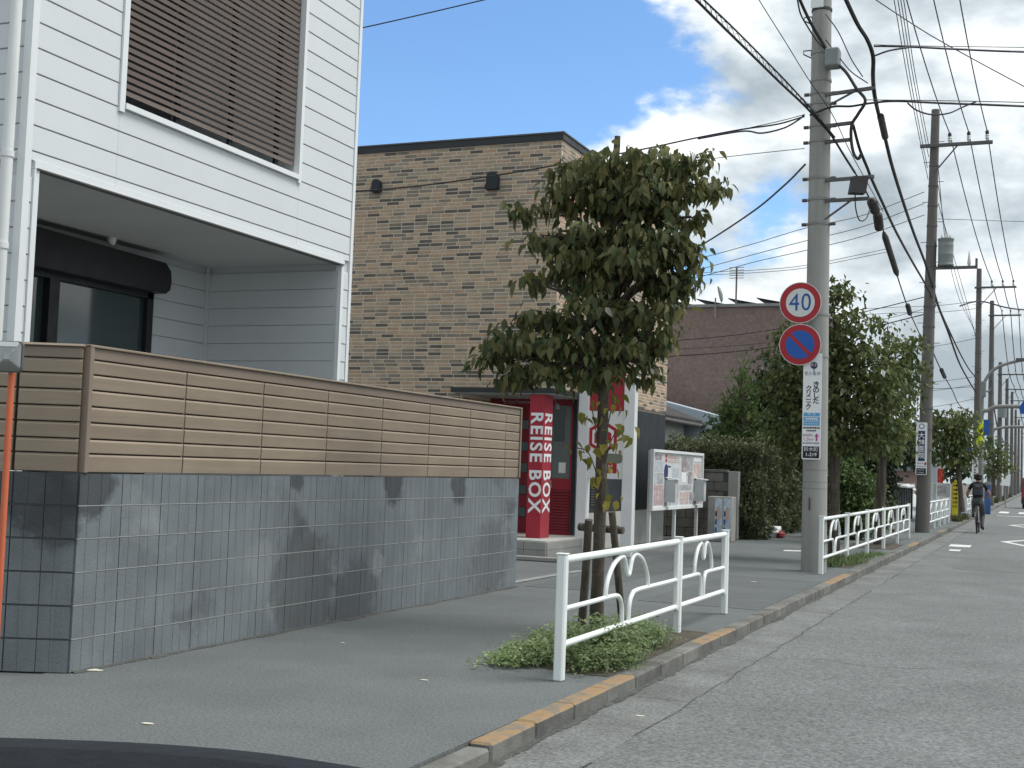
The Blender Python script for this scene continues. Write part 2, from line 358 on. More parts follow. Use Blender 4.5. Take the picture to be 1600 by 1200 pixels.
PINKP = mat('print_pink', (0.46, 0.33, 0.34), 0.6, 0.2, 20, stain=((.6, .58, .56), 9, .5, .6, .8))
PGREY = mat('print_grey', (0.33, 0.34, 0.36), 0.6, 0.15, 30, stain=((.56, .57, .57), 10, .48, .58, .8))
PBLUE = mat('print_pale_blue', (0.44, 0.49, 0.54), 0.6, 0.15, 25, stain=((.6, .6, .6), 8, .5, .6, .7))
PMAUVE = mat('print_mauve', (0.27, 0.235, 0.25), 0.6, 0.2, 30, stain=((.5, .48, .48), 9, .48, .58, .8))
PORANGE = mat('print_orange', (0.50, 0.36, 0.31), 0.6, 0.3, 40, stain=((.62, .6, .58), 12, .46, .56, .85))
YELLOW = mat('sign_yellow', (0.66, 0.55, 0.03), 0.5, 0.05, 3)
LIME = mat('band_lime', (0.56, 0.66, 0.01), 0.5, 0.03, 3)
BANNER = mat('banner_red', (0.62, 0.085, 0.06), 0.7, 0.08, 3)
ORANGEP = mat('mirror_pole_orange', (0.56, 0.135, 0.06), 0.5, 0.08, 4)
MIRROR = mat('mirror_face', (0.30, 0.31, 0.30), 0.16, 0.05, 3, metal=0.9)

# ------------------------------------------------------------------ the ground
XK0, XK1 = -2.60, -2.475          # kerb back and face
MB().box(-400, 400, -60, 900, -0.6, -0.14).obj('ground', GROUND, kind='structure')
def sheet(name, x0, x1, y0, y1, z, m, th=0.03): return MB().box(x0, x1, y0, y1, z-th, z).obj(name, m, kind='structure')
ROAD = sheet('road', -2.06, 6.2, -8, 420, -0.098, ASPH)
sheet('sidewalk', -5.60, XK0-0.001, -8, 420, 0.0, WALK, 0.12)
sheet('parking_lot', -40, -5.60, -8, 60, -0.006, LOT, 0.12)
sheet('far_pavement', 6.4, 10, -8, 420, 0.0, WALK, 0.12)
gut = bpy.data.objects.new('gutter', None); COL.objects.link(gut); tag(gut, kind='structure')
y = -2.0
while y < 62:
    ln = 2.0 if y < 20 else 4.0
    MB().cbox(XK1+0.001, -2.06-0.002, y, y+ln-0.008, -0.14, -0.092-random.random()*0.004, 0.004).obj('gutter_slab', GUT, gut); y += ln
MB().box(XK1+0.001, -2.07, y, 420, -0.14, -0.094).obj('gutter_strip', GUT, gut)
kerb = bpy.data.objects.new('kerb', None); COL.objects.link(kerb); tag(kerb, kind='structure')
painted = [(6.0, 8.1), (10.0, 11.35), (16.6, 18.6), (27.2, 29.2), (35.6, 37.0)]
y = -2.0
tv, tf = bevbox(0.125, 0.592, 0.14, 0.012)
kme = MB().add(tv, tf).mesh('kerb_stone', KERB); kmp = MB().add(tv, tf).mesh('kerb_stone_painted', [KERB, KPAINT])
for pg in kmp.polygons:
    if pg.normal.z > .5: pg.material_index = 1
while y < 62:
    c = y+0.3; hit = any(a < c < b for a, b in painted)
    low = -0.025 if c < 5.7 else 0.0
    o = link('kerb_stone', kmp if hit else kme, kerb, ((XK0+XK1)/2+random.uniform(-.003, .003), c, -0.064+low+random.uniform(-.003, .003)))
    o.rotation_euler = (random.uniform(-.004, .004), random.uniform(-.008, .008), random.uniform(-.006, .006))
    if hit: o['label'] = 'kerb stone with worn orange paint'
    y += 0.6
MB().box(XK0, XK1, y, 420, -0.14, 0.006).obj('kerb_strip', KERB, kerb)
MB().box(6.2, 6.4, -8, 420, -0.14, 0.006).obj('kerb_strip', KERB, kerb)
def mark(name, pts, m=PAINTW, z=-0.094, label=None):
    o = MB().prism([(p[0], p[1], z) for p in pts], (0, 0, -0.003)).obj(name, m, kind='structure'); return o
mark('stop_line', [(-1.9, 60.3), (6, 60.3), (6, 60.75), (-1.9, 60.75)])
for i in range(9): mark('crosswalk_stripe', [(-2.0+i*0.9, 66), (-1.55+i*0.9, 66), (-1.55+i*0.9, 69.5), (-2.0+i*0.9, 69.5)])
mark('worn_road_mark', [(-1.95, 30.2), (-1.5, 30.2), (-1.5, 31.2), (-1.95, 31.2)])
mark('worn_road_mark', [(-1.82, 28.3), (-1.6, 28.3), (-1.6, 28.9), (-1.82, 28.9)])
for (cx_, cy_) in ((-0.28, 34.0), (-0.42, 47.6)):
    pts = [(cx_, cy_-2.2), (cx_+0.7, cy_), (cx_, cy_+2.2), (cx_-0.7, cy_)]
    inn = [(cx_+(a-cx_)*.72, cy_+(b-cy_)*.8) for a, b in pts]
    for k in range(4):
        q = (k+1) % 4; mark('diamond_mark', [pts[k], pts[q], inn[q], inn[k]])
mark('centre_line', [(1.95, 3), (2.1, 3), (2.1, 400), (1.95, 400)])
FADED = mat('faded_line', (.24, .25, .24), .85, .2, 4)
mark('parking_line', [(-5.78, 13.6), (-5.66, 13.55), (-5.60, 16.1), (-5.72, 16.1)], FADED, z=0.004)
mark('parking_line', [(-4.30, 23.1), (-4.02, 23.3), (-4.05, 23.6), (-4.33, 23.45)], z=0.004)
# dark cracks along the gutter edge and across the road: narrow recess filled with tar
TAR = mat('tar_crack', (0.05, 0.052, 0.05), 0.9, 0.2, 6)
def crack(pts, w, z):
    m = MB(); pts = smooth_path([(x_+random.uniform(-.02, .02), y_, z) for x_, y_ in pts], 5)
    for a, b in zip(pts[:-1], pts[1:]):
        t = (b-a)/np.linalg.norm(b-a); n = np.array([-t[1], t[0], 0]); wa = w*random.uniform(.5, 1.3); wb = w*random.uniform(.5, 1.3)
        m.poly([a-n*wa, a+n*wa, b+n*wb, b-n*wb])
    return m.obj('road_crack', TAR, ROAD)
for i in range(60):
    if random.random() < .75: crack([(-2.05, 4+i*0.7), (-2.045, 4.25+i*.7), (-2.052, 4.5+i*.7), (-2.048, 4.7+i*.7)], random.uniform(.002, .005), -0.0925)
crack([(-2.0, 10.3), (-1.6, 10.45), (-1.2, 10.3), (-.6, 10.6)], 0.004, -0.0955)
crack([(-2.04, 20.5), (-1.2, 20.8), (-.6, 20.4), (0.4, 20.9)], 0.006, -0.0955)
crack([(-2.04, 29.5), (-1.2, 29.7), (-.2, 29.4)], 0.006, -0.0955)
PATCH = mat('patch_asphalt', (0.098, 0.108, 0.107), 0.85, 0.12, 1.5, 0.5, 55, speck=(55, 0.25)); PATCHR = mat('patch_road', (0.124, 0.132, 0.130), 0.88, 0.12, 1.5, 0.6, 50, speck=(46, 0.40))
def slab_patch(pts, z, m_): MB().prism([(x_, y_, z) for x_, y_ in pts], (0, 0, -.003)).obj('asphalt_patch', m_, kind='structure')
slab_patch([(-3.9, 12.9), (-2.62, 12.85), (-2.62, 16.9), (-3.85, 17.0)], .0035, PATCH)
slab_patch([(-5.42, 13.5), (-4.7, 13.5), (-4.66, 20.5), (-5.40, 20.5)], .0035, PATCH)
slab_patch([(-1.4, 22.5), (1.2, 22.4), (1.25, 26.2), (-1.35, 26.3)], -.0955, PATCHR)
slab_patch([(-1.75, 38.6), (1.9, 38.5), (1.9, 47.5), (-1.75, 47.4)], -.0955, PATCHR)
GRIME = mat('wall_foot_dirt', (0.075, 0.077, 0.070), 0.95, 0.3, 12, 0.8, 50)
gm = MB(); yy = 6.25
while yy < 13.35:
    w_ = .012+.035*abs(math.sin(yy*2.1)+.6*math.sin(yy*7.3))*random.uniform(.4, 1); l_ = random.uniform(.05, .13)
    gm.poly([(-5.475, yy, .014), (-5.475, yy+l_, .014), (-5.47+w_*.8, yy+l_, .0025), (-5.47+w_, yy+l_*.4, .0025), (-5.47+w_*.7, yy, .0025)]); yy += l_
gm.obj('wall_foot_dirt', GRIME, kind='stuff'); tag(bpy.data.objects['wall_foot_dirt'], 'dirt gathered along the foot of the block wall', 'dirt')
gm = MB(); yy = 3.0
while yy < 40:
    w_ = .012+.04*abs(math.sin(yy*1.3)+.5*math.sin(yy*4.7))*random.uniform(.4, 1); l_ = random.uniform(.06, .2)
    gm.poly([(-2.48, yy, -.080), (-2.48, yy+l_, -.080), (-2.472+w_*.8, yy+l_, -.0912), (-2.472+w_, yy+l_*.5, -.0912), (-2.472+w_*.7, yy, -.0912)]); yy += l_
gm.obj('gutter_dirt', GRIME, kind='stuff'); tag(bpy.data.objects['gutter_dirt'], 'dark dirt gathered along the foot of the kerb', 'dirt')
# patch of soil round the street tree
MB().prism([(-3.28, 8.25, 0.004), (-3.0, 8.08, 0.004), (-2.62, 8.05, 0.004), (-2.62, 10.75, 0.004), (-2.95, 10.8, 0.004), (-3.3, 10.6, 0.004), (-3.62, 10.45, 0.004), (-3.66, 9.7, 0.004), (-3.55, 9.1, 0.004), (-3.45, 8.6, 0.004)], (0, 0, -0.003)).obj('tree_pit', EARTH, kind='structure')
MB().prism([(-3.25, 19.8, 0.004), (-2.66, 19.7, 0.004), (-2.66, 22.2, 0.004), (-3.25, 22.2, 0.004)], (0, 0, -0.003)).obj('tree_pit', EARTH, kind='structure')
MB().prism([(-3.6, 25.6, 0.004), (-2.66, 25.5, 0.004), (-2.66, 27.8, 0.004), (-3.6, 27.8, 0.004)], (0, 0, -0.003)).obj('tree_pit', EARTH, kind='structure')

# ------------------------------------------------------------------ text as flat print
def text(body, size, m, parent, o, right, up, name='lettering', bold=0.0, ls=1.0, sx=1.0, cs=1.0):
    cu = bpy.data.curves.new('t', 'FONT'); cu.body = body; cu.size = size; cu.align_x = 'CENTER'; cu.align_y = 'CENTER'
    cu.space_line = ls; cu.space_character = cs; cu.offset = bold*size; cu.resolution_u = 3
    t = bpy.data.objects.new('t', cu); COL.objects.link(t); bpy.context.view_layer.update()
    me = bpy.data.meshes.new_from_object(t.evaluated_get(bpy.context.evaluated_depsgraph_get()))
    bpy.data.objects.remove(t); bpy.data.curves.remove(cu)
    o, right, up = (np.array(a, float) for a in (o, right, up)); n = len(me.vertices)
    co = np.zeros(n*3, np.float32); me.vertices.foreach_get('co', co); co = co.reshape(-1, 3)
    w = o+np.outer(co[:, 0]*sx, right)+np.outer(co[:, 1], up)
    me.vertices.foreach_set('co', w.astype(np.float32).ravel()); me.materials.clear(); me.materials.append(m); me.update()
    return link(name, me, parent)
XA, YA = np.array([1.0, 0, 0]), np.array([0, 1.0, 0])

# ------------------------------------------------------------------ white house
HX = -7.40; PITCH = 0.207
house = thing('white_house', 'white house with horizontal siding, recessed porch and brown louvred balcony', 'house', (HX-2, 10.2, 0))
m = MB()
m.box(-13, -9.22, 7.62, 12.70, 0, 8.1); m.box(-9.22, HX-0.022, 7.62, 12.70, 3.62, 4.33)
m.box(-9.22, HX-0.022, 7.62, 8.70, 4.33, 7.4); m.box(-9.22, HX-0.022, 11.52, 12.70, 4.33, 7.4); m.box(-9.22, HX-0.022, 7.62, 12.70, 7.4, 8.1)
m.box(-9.22, HX-0.022, 7.62, 7.735, 0, 3.62); m.box(-9.22, HX-0.022, 12.51, 12.70, 0, 3.62)
m.box(-9.22, HX-0.022, 7.735, 12.51, 0, 0.45)
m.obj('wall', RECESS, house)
MB().box(-13.1, HX+0.05, 7.5, 12.8, 8.102, 8.25).obj('roof_edge', COPING, house)
def board_y(y0, y1, z0, z1, x=HX, mt_=SIDING, parent=house):
    b = MB(); d = 0.02
    b.prism([(x-d, y0, z0), (x-0.002, y0, z0), (x, y0, z0+0.004), (x-0.004, y0, z1-0.006), (x-0.012, y0, z1), (x-d, y0, z1)], (0, y1-y0, 0))
    b.obj('siding_board', mt_, parent)
def board_x(x0, x1, z0, z1, y, mt_=SIDING, parent=house):
    b = MB(); d = 0.02
    b.prism([(x0, y+d, z0), (x0, y+0.002, z0), (x0, y, z0+0.004), (x0, y+0.004, z1-0.006), (x0, y+0.012, z1), (x0, y+d, z1)], (x1-x0, 0, 0))
    b.obj('siding_board', mt_, parent)
for k in range(-20, 19):
    z0 = 4.34+PITCH*k; z1 = z0+PITCH-0.006
    if z1 < 3.60: iv = [(7.67, 7.695), (12.555, 12.675)]
    elif z0 < 3.60: z0 = 3.64; iv = [(7.67, 8.66), (8.662, 11.55), (11.552, 12.675)]
    elif z0 >= 4.33 and z0 < 7.4: iv = [(7.67, 8.635), (11.565, 12.675)]
    else: iv = [(7.67, 8.66), (8.662, 11.55), (11.552, 12.675)]
    if z0 > 0:
        for a, b in iv: board_y(a, b, z0, z1)
        board_x(-13, HX-0.075, z0, z1, 7.60)
    if 0.45 < z0 and z1 < 3.6:
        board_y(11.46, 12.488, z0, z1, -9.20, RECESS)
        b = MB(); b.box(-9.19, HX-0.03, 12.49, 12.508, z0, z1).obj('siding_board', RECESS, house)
MB().box(HX-0.07, HX+0.006, 7.594, 7.665, 0, 8.1).obj('corner_trim', TRIM, house)
MB().box(HX-0.03, HX+0.010, 12.68, 12.735, 0, 8.1).obj('corner_trim', TRIM, house)
MB().box(HX-0.06, HX+0.014, 7.698, 7.752, 0, 3.575).obj('porch_jamb', TRIM, house); MB().box(HX-0.06, HX+0.014, 12.492, 12.55, 0, 3.575).obj('porch_jamb', TRIM, house)
MB().box(HX-0.06, HX+0.016, 7.698, 12.55, 3.577, 3.635).obj('porch_head_trim', TRIM, house)
MB().box(HX-0.05, HX+0.03, 7.72, 12.53, 3.570, 3.582).obj('drip_edge', GALVD, house)
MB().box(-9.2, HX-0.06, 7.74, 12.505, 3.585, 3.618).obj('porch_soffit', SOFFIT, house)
MB().box(-9.21, -9.18, 12.44, 12.488, 0.45, 3.58).obj('corner_trim', RECESS, house)
# sliding door under its shutter box
door = MB().box(-9.215, -9.12, 9.40, 9.47, 0.45, 3.14).box(-9.215, -9.12, 11.30, 11.40, 0.45, 3.14).box(-9.215, -9.12, 9.40, 11.40, 0.45, 0.55).box(-9.215, -9.12, 9.40, 11.40, 3.06, 3.14).box(-9.20, -9.10, 9.78, 9.92, 0.55, 3.06).obj('sliding_door', DARKFR, house)
MB().box(-9.20, -9.185, 9.47, 9.79, 0.55, 3.06).obj('pane', GLASSD, door)
MB().box(-9.19, -9.175, 9.91, 11.30, 0.55, 3.06).obj('pane', GLASSD, door)
pr = [(9.35, 3.12), (11.40, 3.12), (11.47, 3.17), (11.49, 3.27), (11.47, 3.38), (11.38, 3.46), (9.35, 3.50)]
MB().prism([(-9.22, a, b) for a, b in pr], (0.26, 0, 0)).obj('shutter_box', DARKFR, house)
MB().lathe((-9.0, 10.52, 3.60), [(0.05, 0), (0.05, -0.03), (0.045, -0.06), (0.03, -0.085), (0.005, -0.095)], 14).obj('porch_lamp', WHITEP, house, True)
# balcony opening with louvre screen
MB().box(HX-0.05, HX+0.02, 8.640, 8.705, 4.30, 7.45).obj('window_jamb', TRIM, house)
MB().box(HX-0.05, HX+0.02, 11.505, 11.56, 4.30, 7.45).obj('window_jamb', TRIM, house)
MB().box(HX-0.12, HX+0.035, 8.707, 11.503, 4.335, 4.385).obj('window_sill', TRIM, house)
lou = MB().box(HX-0.12, HX-0.09, 8.71, 8.76, 4.385, 7.4).box(HX-0.12, HX-0.09, 9.54, 9.60, 4.385, 7.4).box(HX-0.12, HX-0.09, 10.38, 10.44, 4.385, 7.4).box(HX-0.12, HX-0.09, 11.2, 11.26, 4.385, 7.4).obj('louvre_screen', DARKFR, house)
sme = MB().obox((0, 0, 0), (0.011, 0, -0.004), (0, 1.385, 0), (0.006, 0, 0.0175)).mesh('slat', SLATM)
z = 4.505
while z < 7.42: link('slat', sme, lou, (HX-0.055, 10.105, z)); z += 0.0655
MB().box(-9.21, -9.10, 8.72, 11.5, 4.34, 7.39).obj('balcony_back_wall', mat('balcony_painted_shade', (0.10, 0.10, 0.105), 0.7), house)  # shade behind the louvres is put into this wall's dark grey
wa, wb = PX(325, 160, -9.06), PX(440, 80, -9.06)
MB().box(-9.10, -9.06, wa[1], wb[1], min(wa[2], wb[2]), max(wa[2], wb[2])+.15).obj('balcony_sky_mirror', mat('sky_mirror', (0.9, 0.92, 0.94), 0.06, 0.01, 2, metal=1.0), house)  # added mirror pane, throws sky back as a bright patch behind the louvres
dp = P(8, 300, 7.48)
m = MB().tube([(dp[0], 7.48, 0), (dp[0], 7.48, 8)], 0.045, 12)
dpo = m.obj('downpipe', POSTW, house, True)
for zz in (1.6, 2.9, 3.62, 5.2, 6.7): MB().lathe((dp[0], 7.48, zz), [(0.052, 0), (0.052, 0.05)], 12).obj('pipe_bracket', POSTW, dpo, True)

# ------------------------------------------------------------------ block wall and slat fence
WX, WY0, WY1, WH = -5.47, 6.23, 13.36, 1.222
wall = thing('block_wall', 'dark grey split concrete block garden wall under the brown slat fence', 'wall', (WX, 9.8, 0))
RD = np.array([-0.915, -0.403, 0]); RNm = np.array([0.403, -0.915, 0]); RL = 3.2       # the return runs off to the left
cor = np.array([WX, WY0, 0.0])
MB().box(WX-0.12, WX-0.012, WY0+0.02, WY1-0.005, 0, WH-0.004).obj('mortar_core', JOINT, wall)
MB().prism([cor+RD*0.02-RNm*0.012+ZZ*0, cor+RD*RL-RNm*0.012, cor+RD*RL-RNm*0.12, cor+RD*0.02-RNm*0.12], (0, 0, WH-0.004)).obj('mortar_core', JOINT, wall)
def block_mesh(w, h, seed, d=0.05):
    """split-face block: ribs of unequal width, local x along the wall, y outwards, z up"""
    r_ = random.Random(seed); b = MB()
    cuts = [0, .5, 1] if w > .25 else [0, 1]
    for a, c in zip(cuts[:-1], cuts[1:]):
        x0_, x1_ = -w/2+a*w+0.0015, -w/2+c*w-0.0015; g_ = x0_+(x1_-x0_)*(.42+.2*r_.random())
        b.box(x0_+.0008, g_-.0008, -d, 0, -h/2, h/2); b.box(g_+.0008, x1_-.0008, -d, -.001, -h/2, h/2)
    b.box(-w/2+.003, w/2-.003, -d, -0.012, -h/2+0.001, h/2-0.001)
    return b.mesh('block', BLOCK)
BW, BH = 0.3965, WH/6
bms = [block_mesh(BW-0.004, BH-0.011, i) for i in range(4)]
JLIGHT = mat('bed_joint', (0.29, 0.308, 0.308), 0.95, 0.1, 5)
for r in range(1, 6):
    MB().box(WX-0.02, WX-0.001, WY0+0.004, WY1-0.003, BH*r-0.0025, BH*r+0.0048).obj('bed_joint', JLIGHT, wall)
    MB().prism([cor+RD*.006-RNm*.003+ZZ*(BH*r-.0033), cor+RD*RL-RNm*.003+ZZ*(BH*r-.0033), cor+RD*RL-RNm*.02+ZZ*(BH*r-.0033), cor+RD*.02-RNm*.02+ZZ*(BH*r-.0033)], (0, 0, .0066)).obj('bed_joint', JOINT, wall)
for r in range(6):
    zc = BH*(r+.5); n = int((WY1-WY0)/BW)
    for i in range(n):
        o = link('block', random.choice(bms), wall, (WX, WY0+BW*(i+.5), zc)); o.rotation_euler = (0, 0, -math.pi/2)
    if WY1-WY0-n*BW > 0.03:
        w = WY1-WY0-n*BW
        if r == 0: endm = block_mesh(w-0.004, BH-0.011, 22)
        o = link('block', endm, wall, (WX, WY1-w/2, zc)); o.rotation_euler = (0, 0, -math.pi/2)
    for i in range(8):
        c = cor+RD*(BW*(i+.5)+0.012); o = link('block', random.choice(bms), wall, (c[0], c[1], zc)); o.rotation_euler = (0, 0, math.atan2(RD[1], RD[0]))
fence = thing('slat_fence', 'brown wood-look horizontal slat fence on top of the grey block wall', 'fence', (WX-0.05, 9.8, WH))
FT = 2.015
posts = [6.29]+[6.29+0.949*i for i in range(1, 8)]+[13.33]
rows = [1.345, 1.437, 1.539, 1.639, 1.741, 1.838, 1.932]
def slat_y(y0, y1, z0, z1, name='slat', m_=FSLAT):
    MB().prism([(WX-0.035, y0, z0), (WX-0.012, y0, z0), (WX-0.006, y0, z0+0.004), (WX-0.002, y0, z1-0.012), (WX-0.010, y0, z1), (WX-0.035, y0, z1)], (0, y1-y0, 0)).obj(name, m_, fence)
MB().box(WX-0.075, WX-0.04, 6.25, 13.34, WH+0.002, FT-0.02).obj('backing', mat('fence_backing', (0.07, 0.055, 0.045), 0.8), fence)
zz = [WH+0.004]+rows
for a, b in zip(posts[:-1], posts[1:]):
    for i in range(7): slat_y(a+0.006, b-0.006, zz[i], zz[i+1]-0.009)
for p in posts[1:-1]: MB().cbox(WX-0.06, WX-0.014, p-0.006, p+0.006, WH+0.09, FT-0.08, 0.001).obj('post', FRAIL, fence)
for p in (6.268, 13.345): MB().cbox(WX-0.08, WX+0.012, p-0.018, p+0.018, WH+0.002, FT, 0.003).obj('post', FRAIL, fence)
MB().cbox(WX-0.06, WX-0.002, 6.29, 13.327, rows[-1]-0.001, FT-0.014, 0.003).obj('top_rail', FRAIL, fence)
MB().cbox(WX-0.085, WX+0.014, 6.25, 13.365, FT-0.013, FT+0.004, 0.004).obj('cap', FSLAT, fence)
def slat_r(t0, t1, z0, z1, name='slat', m_=FSLAT, off=0.0, dep=0.03):
    q = MB(); h = z1-z0
    prof = [(0, 0.004), (0.0, h-0.014), (-0.010, h), (-dep, h), (-dep, 0), (-0.006, 0)]
    q.prism([cor+RD*t0+RNm*(p[0]-0.004+off)+ZZ*(z0+p[1]) for p in prof], RD*(t1-t0)); q.obj(name, m_, fence)
for t0, t1 in ((0.03, 0.42), (0.43, 1.38), (1.39, 2.34), (2.35, 3.2)):
    for i in range(7): slat_r(t0, t1-0.012, zz[i], zz[i+1]-0.007)
slat_r(0.03, 3.2, rows[-1]-0.001, FT-0.014, 'top_rail', FRAIL, 0.001, 0.05)
slat_r(0.02, 3.2, FT-0.013, FT+0.004, 'cap', FSLAT, 0.014, 0.09)
slat_r(0.03, 3.2, WH+0.002, FT-0.02, 'backing', MATS['fence_backing'], -0.035, 0.02)

# orange pole with a rounded square traffic mirror
op = P(11, 800, 5.55); ob = (op[0], 5.55, 0)
mir = thing('traffic_mirror', 'orange pole carrying a small rounded square mirror before the wall corner', 'mirror', ob)
tp = P(18, 586, 5.55); bt = G(0, 1052)
MB().tube([(op[0]-0.02, 5.55, 0), (tp[0], 5.55, tp[2]), (tp[0], 5.55, tp[2]+0.08)], 0.0185, 14).obj('pole', ORANGEP, mir, True)
def rsq(c, ax, az, w, h, r, n=5):
    out = []
    for sx, sz, a0 in ((1, 1, 0), (-1, 1, 90), (-1, -1, 180), (1, -1, 270)):
        for i in range(n+1):
            a = math.radians(a0+90*i/n); out.append(np.array(c)+np.array(ax)*(sx*(w-r)+r*math.cos(a))+np.array(az)*(sz*(h-r)+r*math.sin(a)))
    return out
mc = P(12, 557, 5.50)
MB().prism(rsq(mc, LAT, ZZ, 0.082, 0.088, 0.025), DEP*0.03).obj('mirror_rim', GALVD, mir)
mm = MB(); rings = [rsq(mc-DEP*(0.004+.014*(1-k_*k_)), LAT, ZZ, 0.076*k_, 0.082*k_, 0.022*k_) for k_ in (1, .8, .6, .4, .2)]
for r0_, r1_ in zip(rings[:-1], rings[1:]):
    for i in range(len(r0_)): j = (i+1) % len(r0_); mm.poly([r0_[i], r0_[j], r1_[j], r1_[i]])
mm.poly(rings[-1])
mm.obj('mirror_face', MIRROR, mir, True)
MB().prism(rsq(mc+ZZ*0.070-DEP*0.012, LAT, ZZ, 0.058, 0.013, 0.008), DEP*0.01).obj('reflector_strip', WHITEP, mir)

# ------------------------------------------------------------------ brick clad shop
BY, BX, BTOP = 18.20, -6.93, 6.43
shop = thing('brick_shop', 'flat-roofed shop clad in mixed tan and grey brick tiles with red corner entrance', 'building', (-9, 21, 0))
MB().box(-14, BX+0.002, BY-0.002, 24.5, 2.5, BTOP).box(-14, -8.482, BY-0.002, 24.5, 0, 2.5).box(-8.492, BX-0.03, 19.40, 24.5, 0, 2.5).obj('mortar_wall', MORTAR, shop)
RP, BHT, BWD, JN = 0.0588, 0.0465, 0.2235, 0.0115
wts = [0.30, 0.24, 0.22, 0.14, 0.10]
def pick(): return int(rng.choice(5, p=wts))
bm_ = [[MB().add(*bevbox(w, 0.02, BHT, 0.003)).mesh('brick', BRICKS[i]) for w in (BWD,)] [0] for i in range(5)]
stuff = MB(); singles = []
r = 0; z = 0.9
while z+BHT < BTOP-0.003:
    off = [0, .5, .25, .75, .35, .6][rng.integers(0, 6)]*(BWD+JN); x = -10.9-off
    while x < BX:
        x0, x1 = max(x, -10.9), min(x+BWD, BX)
        if z < 2.52 and x1 > -8.50: x1 = -8.50
        if x1-x0 > 0.03:
            full = (x1-x0) > BWD-0.001
            score = z > 2.6 and full and x0 < -6.98
            if score: singles.append((x0, z, pick()))
            else: stuff.cbox(x0, x1, BY-0.006, BY+0.014, z, z+BHT, 0.003, pick())
        x += BWD+JN
    z += RP; r += 1
# the ones that the tree, the wire and the roof line leave in full view
singles.sort(key=lambda s: (abs(s[1]-4.6)*0.8+abs(s[0]+9.3)*0.7))
for i, (x0, z, k) in enumerate(singles):
    if i < 300: link('brick', bm_[k], shop, (x0+BWD/2, BY+0.004, z+BHT/2))
    else: stuff.cbox(x0, x0+BWD, BY-0.006, BY+0.014, z, z+BHT, 0.003, k)
z = 2.50
while z+BHT < BTOP-0.003:
    off = rng.random()*(BWD+JN); y = BY-0.006-off
    while y < 24.5:
        y0, y1 = max(y, BY+0.015), min(y+BWD, 24.5)
        if y1-y0 > 0.03: stuff.cbox(BX-0.014, BX+0.006, y0, y1, z, z+BHT, 0.003, pick())
        y += BWD+JN
    z += RP
z = 0.9
while z+BHT < 2.46:
    y = BY+0.02-rng.random()*0.2
    while y < 19.36:
        y0, y1 = max(y, BY+0.016), min(y+BWD, 19.36)
        if y1-y0 > .03: stuff.cbox(-8.494, -8.478, y0, y1, z, z+BHT, 0.003, pick())
        y += BWD+JN
    z += RP
stuff.obj('brick_facing', BRICKS, shop, kind='stuff')
cop = MB().box(-14.1, BX+0.035, BY-0.035, 24.55, BTOP+0.001, BTOP+0.10).obj('coping', COPING, shop)
MB().box(-14.1, BX+0.05, BY-0.05, 24.56, BTOP+0.102, BTOP+0.125).obj('coping_cap', GALVD, cop)
for (px, py, w) in ((591, 291, 0.075), (772, 283, 0.10)):
    c = P(px, py, BY); h = w*1.35
    hood = [(c[0]-w, c[2]-h)]+[(c[0]+w*math.cos(a), c[2]+h*.25+w*math.sin(a)) for a in [math.pi*(1-i/8) for i in range(9)]]+[(c[0]+w, c[2]-h)]
    MB().prism([(a, BY-0.10, b) for a, b in hood], (0, 0.10, 0)).box(c[0]-w*1.02, c[0]+w*1.02, BY-0.13, BY-0.008, c[2]-h*1.1, c[2]-h*.55).obj('vent_hood', CHAR, shop)
a = PX(884, 240, BX); MB().box(BX+0.007, BX+0.04, a[1]+0.1, a[1]+1.6, 5.55, 6.15).obj('facade_sign', mat('facade_sign_pink', (0.52, 0.24, 0.25), 0.6), shop)
# ground floor: charcoal cladding, plinth, entrance recess
for i in range(9):
    y0 = 19.47+i*0.56; MB().cbox(BX-0.03, BX-0.004, y0, y0+0.553, 0.63, 2.46, 0.003).obj('cladding_panel', CHAR, shop)
MB().box(BX-0.03, BX+0.008, 19.41, 24.5, 0, 0.62).obj('plinth', CONCW, shop)
MB().box(-7.0, BX, 19.30, 19.468, 0.27, 2.46).obj('corner_jamb', CHAR, shop)
lv = MB()
for i in range(12): lv.obox((BX+0.006, 20.4, 0.75+i*0.045), (0.012, 0, 0.004), (0, 0.35, 0), (0, 0, 0.008))
lv.obj('vent_grille', GALVD, shop)
plat = MB().cbox(-8.49, -6.72, 17.55, 19.40, 0, 0.275, 0.008).obj('entrance_platform', CONCW, shop)
for i in range(5):
    for k in range(2): MB().cbox(-8.48+i*0.352, -8.48+i*0.352+0.345, 17.535, 17.55, 0.01+k*0.125, 0.128+k*0.125, 0.003).obj('platform_block', CONC, plat)
for i in range(5):
    for k in range(2): MB().cbox(-6.722, -6.706, 17.56+i*0.36, 17.56+i*0.36+0.353, 0.01+k*0.125, 0.128+k*0.125, 0.003).obj('platform_block', CONC, plat)
MB().cbox(-8.6, -6.45, 17.2, 17.33, 0, 0.06, 0.008).cbox(-6.45, -6.33, 17.2, 19.6, 0, 0.06, 0.008).obj('platform_kerb', CONC, plat)
MB().box(-8.50, -6.86, 18.02, 19.44, 2.462, 2.478).obj('canopy_soffit', mat('canopy_soffit_paint', (0.36, 0.37, 0.36), 0.7), shop)
MB().box(-8.58, -6.83, 17.99, 19.47, 2.48, 2.555).obj('canopy', COPING, shop)
ent = MB().box(-8.475, -7.42, 19.36, 19.398, 0.277, 2.36).box(-8.475, -7.0, 19.33, 19.399, 2.362, 2.461).obj('red_entrance_wall', REDD, shop)
text('http://www.co', 0.10, mat('print_dim_white', (0.35, 0.33, 0.33), 0.6), ent, (-7.93, 19.326, 2.41), XA, ZZ)
